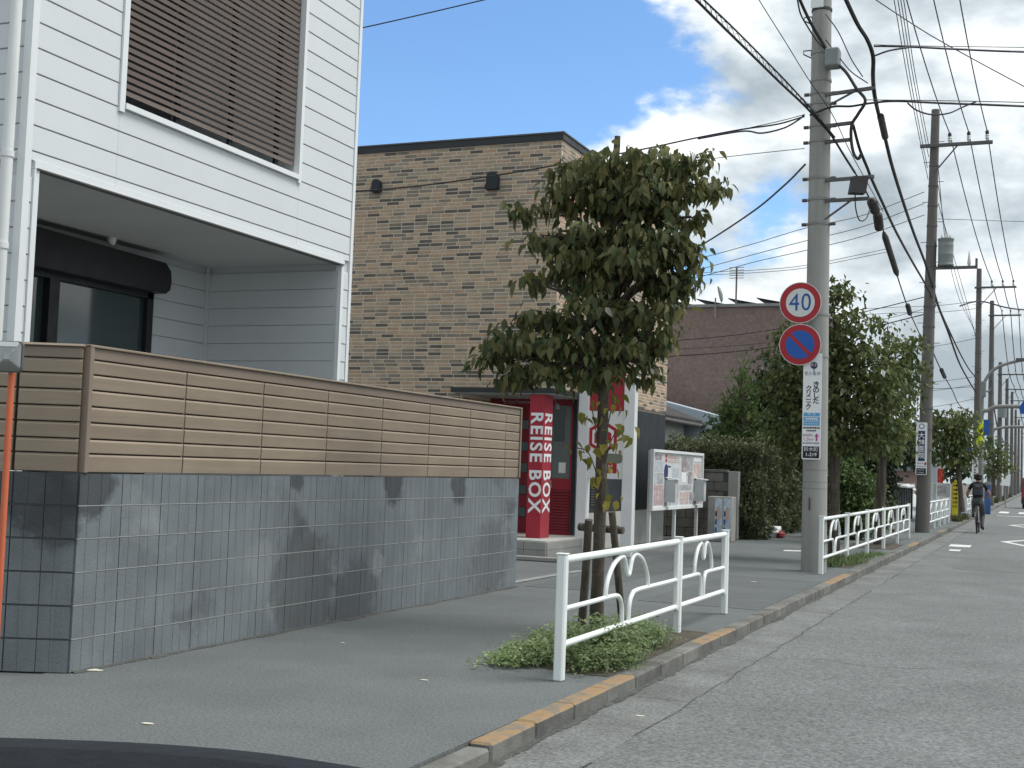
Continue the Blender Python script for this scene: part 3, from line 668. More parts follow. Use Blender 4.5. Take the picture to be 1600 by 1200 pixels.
for zc in (2.04, 1.685, 1.335, 0.975, 0.615): MB().cbox(-7.96, -7.79, 19.335, 19.362, zc-0.075, zc+0.075, 0.004).obj('square_window', GLASSD, ent)
MB().cbox(-8.16, -8.10, 19.34, 19.362, 0.28, 2.36, 0.003).cbox(-7.60, -7.54, 19.34, 19.362, 0.28, 2.36, 0.003).obj('door_edge', RED, ent)
rd = MB().box(-7.42, -7.002, 19.34, 19.39, 0.277, 1.18).box(-7.42, -7.37, 19.34, 19.39, 1.18, 2.36).box(-7.05, -7.002, 19.34, 19.39, 1.18, 2.36).obj('red_door', RED, shop)
MB().box(-7.369, -7.051, 19.355, 19.375, 1.181, 2.359).obj('pane', mat('door_glass_pale', (0.16, 0.185, 0.185), 0.2), rd)
MB().box(-7.34, -7.16, 19.345, 19.354, 1.78, 2.33).obj('pane', GLASSD, rd)
MB().box(-7.24, -7.12, 19.345, 19.354, 1.27, 1.44).obj('door_notice', WHITES, rd)
for i in range(15): MB().obox((-7.21, 19.335, 0.34+i*0.046), (0.18, 0, 0), (0, 0.012, 0.006), (0, 0.002, 0.016)).obj('louvre', REDD, rd)
MB().cbox(-7.385, -7.335, 19.305, 19.34, 1.02, 1.15, 0.004).obj('handle', GALV, rd)
MB().tube([(-7.2, 19.0, 2.46), (-7.2, 19.0, 2.38), (-7.16, 18.95, 2.36)], 0.008, 6).lathe((-7.16, 18.97, 2.37), [(0.03, 0), (0.045, -0.09)], 10).obj('spot_lamp', GALV, shop, True)
pil = MB().cbox(-7.255, -7.022, 18.05, 18.43, 0.276, 2.461, 0.004).obj('red_pillar', RED, shop)
text('REISE', 0.275, WHITES, pil, (-7.138, 18.046, 1.81), -ZZ, XA, bold=0.026, sx=1.06, cs=1.16)
text('BOX', 0.275, WHITES, pil, (-7.138, 18.046, 0.99), -ZZ, XA, bold=0.026, sx=1.06, cs=1.16)
text('REISE', 0.42, WHITES, pil, (-7.018, 18.24, 1.81), -ZZ, YA, bold=0.024, sx=.69, cs=1.16)
text('BOX', 0.42, WHITES, pil, (-7.018, 18.24, 0.99), -ZZ, YA, bold=0.024, sx=.69, cs=1.16)

# ------------------------------------------------------------------ shop pylon sign
PY = 19.15
pyl = thing('pylon_sign', 'white framed shop sign on two posts with red panel and hexagon emblem', 'sign', (P(945, 800, PY)[0], PY, 0))
def xat(px, py): return P(px, py, PY)[0]
def zat(px, py): return P(px, py, PY)[2]
zt = zat(915, 590)
for a, b, ztt in ((901, 917, zt), (972, 989, zt+0.02)):
    x0, x1 = xat(a, 800), xat(b, 800)
    MB().cbox(x0, x1, PY-0.06, PY+0.10, 0, ztt, 0.006).obj('post', WHITEP, pyl)
x0, x1 = xat(917, 700)+0.004, xat(975, 700)-0.004
zb, zm, zr = zat(945, 748), zat(945, 642), zt+0.06
MB().cbox(x0, x1, PY-0.02, PY+0.06, zb, zm-0.002, 0.004).obj('panel', WHITEP, pyl)
MB().cbox(x0, x1, PY-0.022, PY+0.06, zm, zr, 0.004).obj('red_panel', RED, pyl)
hc = np.array([xat(943, 683), PY-0.024, zat(943, 683)])
def hexa(r, y, m_, name): MB().prism([hc+np.array([r*math.sin(math.pi/3*i), y, r*math.cos(math.pi/3*i)]) for i in range(6)], (0, 0.003, 0)).obj(name, m_, pyl)
hexa(0.265, 0.0, SIGNR, 'emblem'); hexa(0.205, -0.004, WHITES, 'emblem'); 
MB().prism([hc+np.array([a, -0.008, b]) for a, b in ((-.14, -.1), (.14, -.1), (.14, .06), (0, .14), (-.14, .06))], (0, 0.003, 0)).obj('emblem', SIGNR, pyl)
zo = zat(945, 733); MB().box(x0+0.22, x1-0.10, PY-0.025, PY-0.0205, zo-0.06, zo+0.10).obj('red_label', SIGNR, pyl)
text('OK', 0.13, WHITES, pyl, ((x0+x1)/2+0.05, PY-0.028, zo+0.02), XA, ZZ)
zg = zat(950, 716); MB().prism(rsq((x0+x1)/2*np.array([1, 0, 0])+np.array([0.12, PY-0.026, zg]), XA, ZZ, 0.17, 0.075, 0.05), (0, 0.004, 0)).obj('badge', mat('badge_grey_green', (0.19, 0.21, 0.16), 0.6), pyl)

# ------------------------------------------------------------------ notice board
NX = -6.5; n0, n1, nz0, nz1 = 22.2, 25.8, 0.70, 1.70
nb = thing('notice_board', 'white framed neighbourhood notice board covered with posters on three posts', 'notice board', (NX, 24, 0))
for yy in (22.25, 23.95, 25.65): MB().cbox(NX-0.09, NX-0.03, yy-0.035, yy+0.035, 0, nz1-0.02 if yy > 22.3 else nz1+0.02, 0.004).obj('post', POSTW, nb)
MB().box(NX-0.03, NX-0.004, n0, n1, nz0, nz1).obj('board', mat('board_face', (0.60, 0.62, 0.62), 0.5), nb)
MB().box(NX-0.035, NX+0.03, n0-0.04, n1+0.04, nz1, nz1+0.05).box(NX-0.035, NX+0.03, n0-0.04, n1+0.04, nz0-0.06, nz0-0.001).box(NX-0.035, NX+0.03, n0-0.04, n0-0.001, nz0, nz1).box(NX-0.035, NX+0.03, n1+0.001, n1+0.04, nz0, nz1).obj('frame', WHITEP, nb)
W_ = n1-n0; Hh = nz1-nz0
def poster(u0, u1, v0, v1, m_, lift=0.002):
    MB().box(NX-0.004, NX-0.004+lift+random.random()*0.002, n0+W_*u0, n0+W_*u1, nz0+Hh*(1-v1), nz0+Hh*(1-v0)).obj('poster', m_, nb)
for a in [(.02, .17, .04, .14, PMAUVE), (.02, .2, .16, .36, PBLUE), (.02, .09, .38, .58, PBLUE), (.1, .2, .38, .58, PGREY), (.12, .19, .45, .56, PINKP), (.02, .2, .60, .97, PINKP),
          (.235, .265, .03, .09, SIGNR), (.235, .265, .11, .17, SIGNR), (.29, .5, .04, .1, PINKP), (.29, .52, .12, .18, PORANGE), (.38, .5, .28, .48, PBLUE), (.28, .34, .24, .27, NAVY),
          (.56, .67, .05, .34, PMAUVE), (.68, .79, .05, .32, PGREY), (.56, .66, .36, .55, WHITES), (.70, .79, .34, .58, PMAUVE), (.60, .70, .38, .42, PGREY),
          (.82, .98, .05, .12, WHITES), (.82, .97, .13, .16, PBLUE), (.82, .98, .18, .44, PORANGE), (.81, .86, .46, .56, PGREY), (.92, .98, .4, .52, PMAUVE),
          (.38, .5, .62, .85, PMAUVE), (.53, .78, .60, .70, PGREY), (.54, .72, .74, .9, PORANGE), (.74, .8, .74, .9, PMAUVE), (.82, .94, .62, .74, PGREY), (.82, .95, .76, .88, WHITES),
          (.24, .36, .93, .99, PGREY), (.37, .5, .93, .99, PBLUE), (.54, .72, .92, .98, PINKP), (.74, .86, .92, .98, PGREY), (.87, .98, .92, .98, PMAUVE)]:
    poster(*a)
ell = [(NX+0.001, n0+W_*.25+0.13*math.cos(t), nz0+Hh*.64+0.15*math.sin(t)) for t in [2*math.pi*i/20 for i in range(20)]]
MB().prism(ell, (0.002, 0, 0)).obj('emblem', NAVY, nb)
for u in (.26, .86):
    yc = n0+W_*u; bx = MB().box(NX, NX+0.20, yc-0.09, yc+0.09, nz0+0.08, nz0+0.50).obj('flyer_box', mat('flyer_box_grey', (0.52, 0.55, 0.56), 0.5), nb)
    MB().obox((NX+0.11, yc, nz0+0.525), (0.13, 0, -0.015), (0, 0.11, 0), (0.001, 0, 0.008)).obj('lid', WHITEP, bx)

# ------------------------------------------------------------------ old block wall and poster box behind the board
ow = thing('old_block_wall', 'weathered grey concrete block wall with coping behind the notice board', 'wall', (-7.4, 26.25, 0))
MB().box(-9.4, -5.90, 26.222, 26.33, 0, 1.37).obj('mortar_core', JOINT, ow)
obm = MB().add(*bevbox(0.385, 0.03, 0.186, 0.006)).mesh('block', OLDBLK)
for r in range(7):
    x = -9.3-(0.2 if r % 2 else 0)
    while x < -6.15: link('block', obm, ow, (x+0.2, 26.215, 0.1+r*0.195)); x += 0.395
MB().cbox(-9.4, -6.05, 26.18, 26.37, 1.372, 1.43, 0.008).obj('coping', OLDBLK, ow)
MB().cbox(-6.03, -5.82, 26.17, 26.36, 0, 1.40, 0.008).obj('end_pillar', CONC, ow)
pb = thing('poster_box', 'grey utility cabinet with two blue posters in front of the old block wall', 'cabinet', (-5.95, 25.2, 0))
x0, x1 = P(1106, 800, 25.1)[0], P(1143, 800, 25.1)[0]; zt2 = P(1125, 776, 25.1)[2]
MB().cbox(x0, x1, 25.1, 25.5, 0, zt2, 0.008).obj('cabinet', CONC, pb)
for k in range(2):
    a = x0+(x1-x0)*(0.30+0.36*k); b = a+(x1-x0)*0.32
    q = MB().box(a, b, 25.092, 25.099, 0.10, zt2-0.03).obj('poster', mat('poster_pale', (0.5, 0.58, 0.66), 0.5, 0.25, 14), pb)
    MB().prism([(a+(b-a)*(.5+.33*math.cos(t)), 25.088, zt2*.62+0.14*math.sin(t)) for t in [2*math.pi*i/14 for i in range(14)]], (0, 0.003, 0)).obj('poster_print', mat('poster_skin', (0.55, 0.42, 0.36), 0.6), q)
    for j in range(3): MB().box(a+0.012, a+0.045, 25.088, 25.091, 0.18+j*0.16, 0.28+j*0.16).obj('poster_print', SIGNB, q)

# ------------------------------------------------------------------ brown building, tiled house behind
bb = thing('brown_building', 'flat-roofed brown tiled building rising behind the hedge and trees', 'building', (-11, 45, 0))
bz = P(1130, 480, 42)[2]; bx1 = P(1268, 480, 42)[0]
MB().box(-22, bx1, 42, 50, 0, bz).obj('wall', mat('brown_tile', (0.215, 0.155, 0.135), 0.85, 0.10, 2.5, 0.4, 14, speck=(9, 0.16)), bb)
MB().box(-22.1, bx1+0.1, 41.9, 50.1, bz+0.001, bz+0.10).obj('parapet_cap', GALV, bb)
for px in (1060, 1110, 1160, 1205):
    a = P(px, 478, 42.6); MB().obox((a[0], 43.2, bz+0.28), (0.5, 0, -0.10), (0, 0.6, 0), (0, 0, 0.015)).box(a[0]-.4, a[0]+.4, 43.1, 43.3, bz+0.1, bz+0.24).obj('solar_panel', CHAR, bb)
a = P(1150, 470, 42.3); b = P(1150, 418, 42.3)
m = MB().tube([(a[0], 42.3, bz), (a[0], 42.3, b[2])], 0.03, 6)
for i in range(5): m.tube([(a[0]-0.25, 42.3, b[2]-i*0.09), (a[0]+0.25, 42.3, b[2]-i*0.09)], 0.012, 5)
m.obj('antenna', GALVD, bb)
a = P(1123, 470, 41.85); MB().tube([(a[0]-.1, 41.8, bz-.35), (a[0]-.1, 41.8, a[2]+.1)], 0.025, 6).lathe((a[0]+.05, 41.75, a[2]+.2), [(0.30, 0), (0.22, .06), (0.02, .1)], 14, (0.9, 0.3, 0.25)).obj('satellite_dish', BOXG, bb, True)
EX = -9.6
e0, e1 = PX(1020, 645, EX), PX(1098, 657, EX)
th = thing('tiled_house', 'old white walled house with grey tiled roof behind the brick shop', 'house', (EX-2, (e0[1]+e1[1])/2, 0))
ez = (e0[2]+e1[2])/2; y0, y1 = e0[1]-3, e1[1]
MB().box(EX-6, EX-0.5, y0+.3, y1-.3, 0, ez).obj('wall', mat('plaster_white', (0.56, 0.57, 0.54), 0.8, 0.06, 1.0), th)
rf = MB().prism([(EX, y0, ez-0.06), (EX-3.3, y0, ez+1.25), (EX-6.5, y0, ez-0.06), (EX-6.5, y0, ez-0.14), (EX-3.3, y0, ez+1.1), (EX, y0, ez-0.14)], (0, y1-y0, 0)).obj('roof', mat('roof_tile_grey', (0.105, 0.10, 0.098), 0.7, 0.2, 3), th)
yy = y0+0.12
while yy < y1:
    MB().tube([(EX+0.02, yy, ez-0.03), (EX-3.3, yy, ez+1.27)], 0.05, 6).obj('tile_course', MATS['roof_tile_grey'], rf); yy += 0.26
MB().tube([(EX+0.06, y0, ez-0.14), (EX+0.06, y1, ez-0.16)], 0.05, 8).obj('gutter_pipe', GALVD, th)
MB().box(EX-0.5, EX-0.46, y1-2.6, y1-1.6, ez-1.35, ez-0.75).obj('boarded_window', mat('rust_board', (0.19, 0.085, 0.06), 0.8, 0.2, 5), th)
for k in range(4): MB().box(EX-0.5, EX-0.455, y1-1.5+k*0.29, y1-1.5+k*0.29+0.28, 0.2, ez-0.45).obj('shutter_panel', mat('shutter_cream', (0.55, 0.56, 0.47), 0.7), th)
MB().obox((EX-.2, y1-2.2, ez-1.62), (0.35, 0, -0.08), (0, 0.8, 0), (0, 0, 0.02)).obj('porch_roof', MATS['roof_tile_grey'], th)
sh = thing('pale_shed', 'pale blue metal roofed shed behind the tiled house', 'shed', (-13, 39, 0))
s0, s1 = P(1030, 628, 38), P(1128, 655, 38)
MB().prism([(s0[0]-3, 38, 0), (s1[0]+.3, 38, 0), (s1[0]+.3, 38, s1[2]), (s0[0]-3, 38, s0[2]+.8)], (0, 3, 0)).obj('wall', mat('shed_blue', (0.40, 0.47, 0.52), 0.6, 0.06, 1.2), sh)

# ------------------------------------------------------------------ foliage builders
def leaves_np(pos, ax, nr, L, W, detail=True, fold=0.22, curl=0.35):
    n = len(pos); ax = ax/(np.linalg.norm(ax, axis=1, keepdims=True)+1e-9)
    sd = np.cross(ax, nr); sd /= (np.linalg.norm(sd, axis=1, keepdims=True)+1e-9); nr = np.cross(sd, ax)
    L = np.asarray(L).reshape(-1, 1); W = np.asarray(W).reshape(-1, 1)
    if detail:
        def pt(t, s): return pos+ax*L*t-nr*(curl*L*t*t)+sd*(W*s)+nr*(abs(s)*fold*W*2)
        v = np.stack([pt(0, 0), pt(.3, -.5), pt(.3, 0), pt(.3, .5), pt(.68, -.36), pt(.68, 0), pt(.68, .36), pt(1, 0)], 1)
        t = np.array([(0,1,2),(0,2,3),(1,4,5),(1,5,2),(2,5,6),(2,6,3),(4,7,5),(5,7,6)])
    else:
        v = np.stack([pos, pos+ax*L*.45-sd*W*.5+nr*W*fold, pos+ax*L-nr*curl*L*.5, pos+ax*L*.45+sd*W*.5+nr*W*fold], 1)
        t = np.array([(0,1,2),(0,2,3)])
    k = v.shape[1]; tri = (t[None]+(np.arange(n)*k)[:, None, None]).reshape(-1, 3)
    return v.reshape(-1, 3), tri
def unit(n):
    v = rng.normal(size=(n, 3)); return v/np.linalg.norm(v, axis=1, keepdims=True)
def blob(px, py, rx, ry, Y, rd=None, dd=0.0):
    rx, ry = rx*1.12, ry*1.1; c = P(px, py, Y); s = ((c-CAM)@FW)/FPX; c = c+DEP*dd
    return (c, rx*s, ry*s, (rd if rd is not None else rx*s*0.9))
def crown(name, blobs, per, nl, L, W, m_, parent, detail=True, droop=0.8, shell=0.45, spread=0.09, flat=1.0):
    V = []; T = []; nv = 0; centres = []
    for c, rx, rz, rd in blobs:
        k = max(3, int(per*(rx*rz+rx*rd+rz*rd)))
        u = unit(k); r = (shell+(1-shell)*rng.random(k))**0.7
        q = c+LAT*(u[:, :1]*rx*r[:, None])+DEP*(u[:, 1:2]*rd*r[:, None])+ZZ*(u[:, 2:3]*rz*r[:, None])
        centres.append(q)
        for_ax = LAT*u[:, :1]+DEP*u[:, 1:2]+ZZ*u[:, 2:3]*0.4
        p = np.repeat(q, nl, 0)+rng.normal(size=(k*nl, 3))*spread*np.array([1, 1, .55])
        a = np.repeat(for_ax, nl, 0)*0.55+rng.normal(size=(k*nl, 3))*0.5; a[:, 2] -= droop*(0.5+rng.random(k*nl))
        nr = np.repeat(for_ax, nl, 0)*0.5+rng.normal(size=(k*nl, 3))*0.35; nr[:, 2] += 0.8*flat
        sc = 0.45+0.85*rng.random(k*nl)
        v, t = leaves_np(p, a, nr, L*sc, W*sc, detail); V.append(v); T.append(t+nv); nv += len(v)
    o = link(name, np_mesh(name, np.concatenate(V), np.concatenate(T), m_), parent); return o, centres
LEAF1 = leaf_mat('dogwood_leaf', [(0.052, 0.086, 0.036), (0.070, 0.112, 0.044), (0.088, 0.132, 0.050), (0.11, 0.148, 0.054), (0.14, 0.165, 0.058), (0.19, 0.175, 0.065)], 0.38)
LEAF2 = leaf_mat('street_tree_leaf', [(0.058, 0.090, 0.032), (0.084, 0.124, 0.042), (0.115, 0.155, 0.05), (0.16, 0.18, 0.06)], 0.4)
LEAFD = leaf_mat('dark_leaf', [(0.030, 0.050, 0.026), (0.045, 0.072, 0.034), (0.065, 0.094, 0.04)], 0.25)
LEAFL = leaf_mat('light_leaf', [(0.065, 0.115, 0.035), (0.085, 0.14, 0.045), (0.12, 0.17, 0.055)], 0.35)
LEAFH = leaf_mat('hedge_leaf', [(0.055, 0.085, 0.038), (0.08, 0.11, 0.046), (0.11, 0.135, 0.058), (0.15, 0.15, 0.075)], 0.3)
LEAFY = leaf_mat('yellowing_leaf', [(0.16, 0.17, 0.03), (0.25, 0.23, 0.04), (0.33, 0.27, 0.05)], 0.4)
WEED = leaf_mat('weed_leaf', [(0.14, 0.21, 0.075), (0.19, 0.28, 0.105), (0.24, 0.33, 0.14), (0.32, 0.40, 0.21)], 0.42)
DRYG = leaf_mat('dry_grass', [(0.14, 0.13, 0.06), (0.19, 0.17, 0.08), (0.12, 0.15, 0.06)], 0.3)

def street_tree(label, trunk, radii, blobs, per, nl, L, W, m_, detail=True, name='street_tree', group='trees along the pavement', droop=0.8, spread=0.09, nbr=1.0, shell=0.45):
    b = trunk[0]; t = thing(name, label, 'tree', (b[0], b[1], 0), group)
    tp = smooth_path(trunk, 5); rs = list(np.interp(np.linspace(0, 1, len(tp)), np.linspace(0, 1, len(radii)), radii))
    rs = [r_*random.uniform(.94, 1.06) for r_ in rs]
    tr = MB().tube(tp, rs, 12).obj('trunk', BARK, t, True)
    zs = [p[2] for p in tp]; br = MB()
    for c, rx, rz, rd in blobs:
        zz_ = np.clip(c[2]-0.25-0.2*random.random(), zs[0]+.5*(zs[-1]-zs[0]), zs[-1]); i = int(np.argmin([abs(z_-zz_) for z_ in zs])); p0 = tp[i]
        for k in range(max(1, int(2*nbr))):
            e = c+LAT*rx*random.uniform(-.6, .6)+DEP*rd*random.uniform(-.6, .6)+ZZ*rz*random.uniform(-.3, .3)
            mid = p0+(e-p0)*.5+ZZ*0.12
            br.tube(smooth_path([p0, mid, e], 4), list(np.linspace(rs[i]*.45, 0.006, 9)), 6)
    br.obj('branches', BARK, t, True)
    cr, _ = crown('crown', blobs, per, nl, L, W, m_, t, detail, droop, shell, spread)
    return t, cr

# the dogwood in front of the shop
TY = 10.15
tr_pts = [P(931, 992, TY), P(935, 880, TY), P(940, 720, TY), P(945, 560, TY), P(953, 400, TY), P(960, 290, TY), P(965, 213, TY)]
tb = [blob(*q_[:4], TY, q_[4]) for q_ in [(985,255,90,22,0.5),(1068,250,40,26,0.3),(918,275,60,20,0.4),(1085,298,40,20,0.3),(1010,298,80,20,0.5),(940,318,60,14,0.4),(1112,292,16,16,0.12),(878,302,28,16,0.25),(1072,342,26,16,0.25),(838,328,34,11,0.2),(1000,330,50,12,0.4),(862,375,44,15,0.3),(935,370,58,17,0.5),(1020,372,60,19,0.5),(1065,398,30,22,0.3),(900,408,60,15,0.45),(990,412,70,17,0.55),(1075,435,18,15,0.15),(838,440,28,10,0.2),(1030,440,50,14,0.45),(930,440,40,10,0.4),(855,497,56,14,0.4),(930,487,58,17,0.5),(1000,482,56,21,0.5),(1035,515,22,30,0.2),(798,530,42,16,0.3),(778,562,30,18,0.2),(860,540,60,17,0.45),(930,540,60,20,0.5),(985,540,46,20,0.45),(850,580,56,13,0.35),(920,583,55,14,0.4),(1015,580,26,22,0.2),(800,590,26,12,0.2)]]
tree1, crown1 = street_tree('tiered dogwood tree tied to stakes behind the nearest guard rail', tr_pts, [0.064, 0.053, 0.05, 0.046, 0.040, 0.032, 0.026], tb, 100, 13, 0.104, 0.052, LEAF1, True, 'dogwood_tree', spread=0.06, droop=1.1, shell=0.2, nbr=2)
# low shoots with yellowing leaves on the trunk
sb = [blob(x, y, 16, 18, TY-.1, .08) for x, y in ((955, 700), (968, 668), (942, 742), (952, 780), (925, 640), (958, 628), (902, 700))]
crown('low_shoot_leaves', sb, 20, 3, 0.095, 0.06, LEAFY, tree1, True, 0.8, 0.3, 0.05)
sh_ = MB()
for c, *_ in sb: sh_.tube(smooth_path([P(938, 760, TY), (np.array(P(938, 740, TY))+c)/2+ZZ*.06, c], 4), 0.005, 5)
sh_.obj('low_shoots', BARK, tree1)
# stakes
def stake(label, p0, p1, r_, grp='wooden tree supports'):
    t = MB().tube([p0, (np.array(p0)+np.array(p1))/2+np.array([.004, 0, 0]), p1], [r_*1.05, r_, r_*.95], 12).obj('tree_stake', STAKE, None, True); tag(t, label, 'stake', grp); return t
stake('thick weathered wooden stake on the left of the dogwood trunk', tuple(G(908, 990)), tuple(P(920, 812, 9.80)), 0.034)
stake('weathered wooden stake on the right of the dogwood trunk', tuple(G(974, 998)), tuple(P(956, 800, 9.72)), 0.030)
stake('short round cross log lashed between the two dogwood stakes', tuple(P(905, 823, 10.27)), tuple(P(974, 829, 10.22)), 0.032)
for (px, py, sd_) in ((918, 824, 'left'), (962, 828, 'right')):
    tag(MB().lathe(P(px, py, 10.25), [(0.036, -.03), (0.037, 0), (0.035, .03)], 12, LAT).obj('lashing', BOXD, None, True), 'black lashing at the %s end of the cross log' % sd_, 'rope', 'lashings')
# weeds round its foot
def weeds(name, label, pts, n, h, m_, L, W, blade=False):
    v = []; pts = np.array(pts); i = rng.integers(0, len(pts), n); jit = rng.normal(size=(n, 3))*np.array([.085, .14, 0]); p = pts[i, :3]+jit; hh = pts[i, 3]*(0.15+0.85*rng.random(n))
    if blade:
        p[:, 2] = 0.0; a = rng.normal(size=(n, 3))*.35; a[:, 2] = 1; nr = rng.normal(size=(n, 3)); Ls = hh
    else:
        p[:, 2] = hh; a = rng.normal(size=(n, 3)); a[:, 2] = a[:, 2]*.3+.25; nr = rng.normal(size=(n, 3))*.4; nr[:, 2] += 1; Ls = L*(.6+.7*rng.random(n))
    vv, t = leaves_np(p, a, nr, Ls, np.full(n, W)*(.6+.8*rng.random(n)), not blade)
    o = link(name, np_mesh(name, vv, t, m_)); tag(o, label, 'plant', None, 'stuff'); return o
wp = [(*G(x, y)[:2], 0, h) for x, y, h in ((795, 1036, .07), (812, 1038, .10), (820, 1026, .09), (835, 1034, .14), (858, 1036, .16), (905, 1035, .2), (930, 1030, .24), (955, 1030, .26), (975, 1035, .22), (1000, 1015, .22), (1015, 1010, .16), (990, 1000, .2), (940, 1005, .22), (890, 1015, .2), (850, 1020, .16), (915, 1048, .16), (960, 1045, .16))]
weeds('weeds', 'bright green leafy weeds round the foot of the dogwood', wp, 7500, .2, WEED, 0.034, 0.02)
weeds('weed_stalks', 'thin green weed stalks round the foot of the dogwood', wp, 900, .22, WEED, 0.2, 0.006, True)
gp = [(*G(x, y)[:2], 0, h) for x, y, h in ((1300, 885, .18), (1320, 882, .2), (1335, 880, .15), (1350, 872, .12), (1365, 868, .1))]
weeds('grass_tuft', 'green grass under the longer guard rail beside the pole', gp, 1500, .2, WEED, .2, .012, True)
gp = [(*G(x, y)[:2], 0, h) for x, y, h in ((1495, 815, .3), (1505, 812, .3), (1545, 790, .5), (1555, 786, .5), (1565, 783, .5), (1575, 778, .5))]
weeds('dry_grass', 'dry roadside grass at the far guard rails', gp, 1400, .4, DRYG, .4, .03, True)

# trees further along
def trk(px0, py0, px1, py1, Y): return [P(px0, py0, Y), P(px0+(px1-px0)*.4, py0+(py1-py0)*.4, Y), P(px1, py1, Y)]
Y2 = 20.9
b2 = [blob(1245, 525, 26, 26, Y2, .4), blob(1262, 600, 40, 40, Y2, .5), blob(1250, 690, 40, 24, Y2, .4), blob(1375, 600, 34, 36, Y2, .5), blob(1380, 660, 34, 30, Y2, .5), blob(1312, 452, 26, 20, Y2, .3), blob(1300, 490, 30, 40, Y2, .4), blob(1325, 520, 45, 40, Y2, .5), blob(1290, 550, 45, 40, Y2, .5), blob(1345, 565, 45, 40, Y2, .5), blob(1240, 560, 35, 30, Y2, .4), blob(1300, 610, 60, 42, Y2, .7), blob(1355, 620, 45, 45, Y2, .6), blob(1235, 610, 40, 34, Y2, .5), blob(1230, 655, 36, 36, Y2, .4), blob(1300, 665, 65, 40, Y2, .7), blob(1350, 680, 45, 32, Y2, .5)]
street_tree('tall bushy street tree standing just beyond the traffic sign pole', trk(1303, 884, 1305, 520, Y2), [0.10, 0.085, 0.05], b2, 62, 10, 0.12, 0.075, LEAF2, False, droop=.7, spread=.12)
Y3 = 27.3
b3 = [blob(1425, 545, 16, 18, Y3, .3), blob(1385, 505, 14, 14, Y3, .3), blob(1395, 555, 34, 32, Y3, .6), blob(1420, 575, 20, 26, Y3, .4), blob(1385, 600, 40, 32, Y3, .7), blob(1402, 612, 24, 30, Y3, .6), blob(1384, 655, 38, 30, Y3, .8), blob(1398, 690, 24, 22, Y3, .5), blob(1360, 680, 34, 26, Y3, .5)]
street_tree('bushy street tree with bare trunk before the second utility pole', trk(1373, 852, 1385, 560, Y3), [0.11, 0.09, 0.05], b3, 50, 10, 0.13, 0.08, LEAF2, False, droop=.7, spread=.14)
Y4 = 44.5
b4 = [blob(1462, 660, 16, 16, Y4, .6), blob(1485, 655, 22, 20, Y4, .7), blob(1503, 668, 20, 22, Y4, .7), blob(1472, 684, 30, 22, Y4, .9), blob(1505, 700, 22, 24, Y4, .7), blob(1492, 712, 28, 12, Y4, .8)]
street_tree('dense street tree standing between the second and third utility poles', trk(1504, 800, 1492, 680, Y4), [0.09, 0.08, 0.05], b4, 32, 10, 0.18, 0.12, LEAF2, False, droop=.6, spread=.18)
Y5 = 72
b5 = [blob(1548, 700, 12, 16, Y5, .9), blob(1556, 715, 16, 16, Y5, .9), blob(1548, 730, 16, 14, Y5, .9), blob(1564, 730, 12, 12, Y5, .8)]
street_tree('farthest rounded street tree beside the rows of poles', trk(1553, 775, 1552, 715, Y5), [0.13, 0.1, 0.06], b5, 12, 10, 0.26, 0.16, LEAF2, False, droop=.6, spread=.22)
# garden trees and hedge on the left
def garden(label, Y, blobs, per, L, W, m_, trunkpx, name='garden_tree', droop=.5, grp='garden trees behind the hedge', spread=.16):
    c = P(trunkpx[0], trunkpx[1], Y)
    return street_tree(label, [np.array([c[0], Y, 0]), np.array([c[0]+.1, Y, c[2]*.5]), c], [0.13, 0.1, 0.04], blobs, per, 9, L, W, m_, False, name, grp, droop, spread)
garden('dark evergreen garden tree between the brick shop and the sign pole', 31.5, [blob(1200, 620, 40, 30, 31.5), blob(1190, 650, 50, 36, 31.5), blob(1225, 590, 36, 36, 31.5), blob(1150, 675, 36, 28, 31.5), blob(1240, 650, 36, 40, 31.5), blob(1205, 680, 45, 36, 31.5), blob(1160, 690, 40, 30, 31.5), blob(1175, 725, 55, 26, 31.5), blob(1230, 715, 30, 34, 31.5), blob(1130, 715, 26, 22, 31.5)], 100, 0.15, 0.085, LEAFD, (1205, 640))
tq = [(1160, 572, 10, 22), (1156, 605, 14, 22), (1163, 632, 20, 24), (1140, 640, 14, 22), (1128, 665, 16, 22), (1150, 668, 24, 24), (1180, 655, 18, 26), (1118, 692, 16, 14), (1145, 696, 30, 20), (1190, 690, 22, 20)]
t_, c_ = garden('light green feathery garden tree with pointed top behind the notice board', 29.8, [blob(a, b, c, d, 29.8) for a, b, c, d in tq], 60, 0.18, 0.05, LEAFL, (1160, 610), droop=-.7, spread=.12)
garden('dark garden tree mass left of the low pink building', 36, [blob(1325, 725, 40, 36, 36), blob(1350, 720, 40, 30, 36), blob(1340, 780, 50, 45, 36), blob(1366, 755, 24, 34, 36), blob(1405, 705, 30, 22, 36), blob(1425, 700, 26, 24, 36)], 60, 0.18, 0.11, LEAFD, (1350, 740))
garden('dark distant trees behind the low pink building', 64, [blob(1400, 690, 45, 28, 64), blob(1440, 690, 40, 36, 64), blob(1500, 715, 40, 26, 64), blob(1470, 730, 30, 22, 64)], 9, 0.34, 0.22, LEAFD, (1440, 710), spread=.3)
def bush(name, label, Y, blobs, per, L, W, m_, grp='shrubs behind the longer guard rail', droop=.3):
    c = blobs[0][0]; t = thing(name, label, 'shrub', (c[0], c[1], 0), grp)
    m = MB(); [m.tube([np.array([q[0][0]*.8+c[0]*.2, q[0][1]*.8+c[1]*.2, 0]), q[0]], 0.015, 5) for q in blobs]; m.obj('stems', BARK, t)
    crown('foliage', blobs, per, 8, L, W, m_, t, False, droop, .3, .12); return t
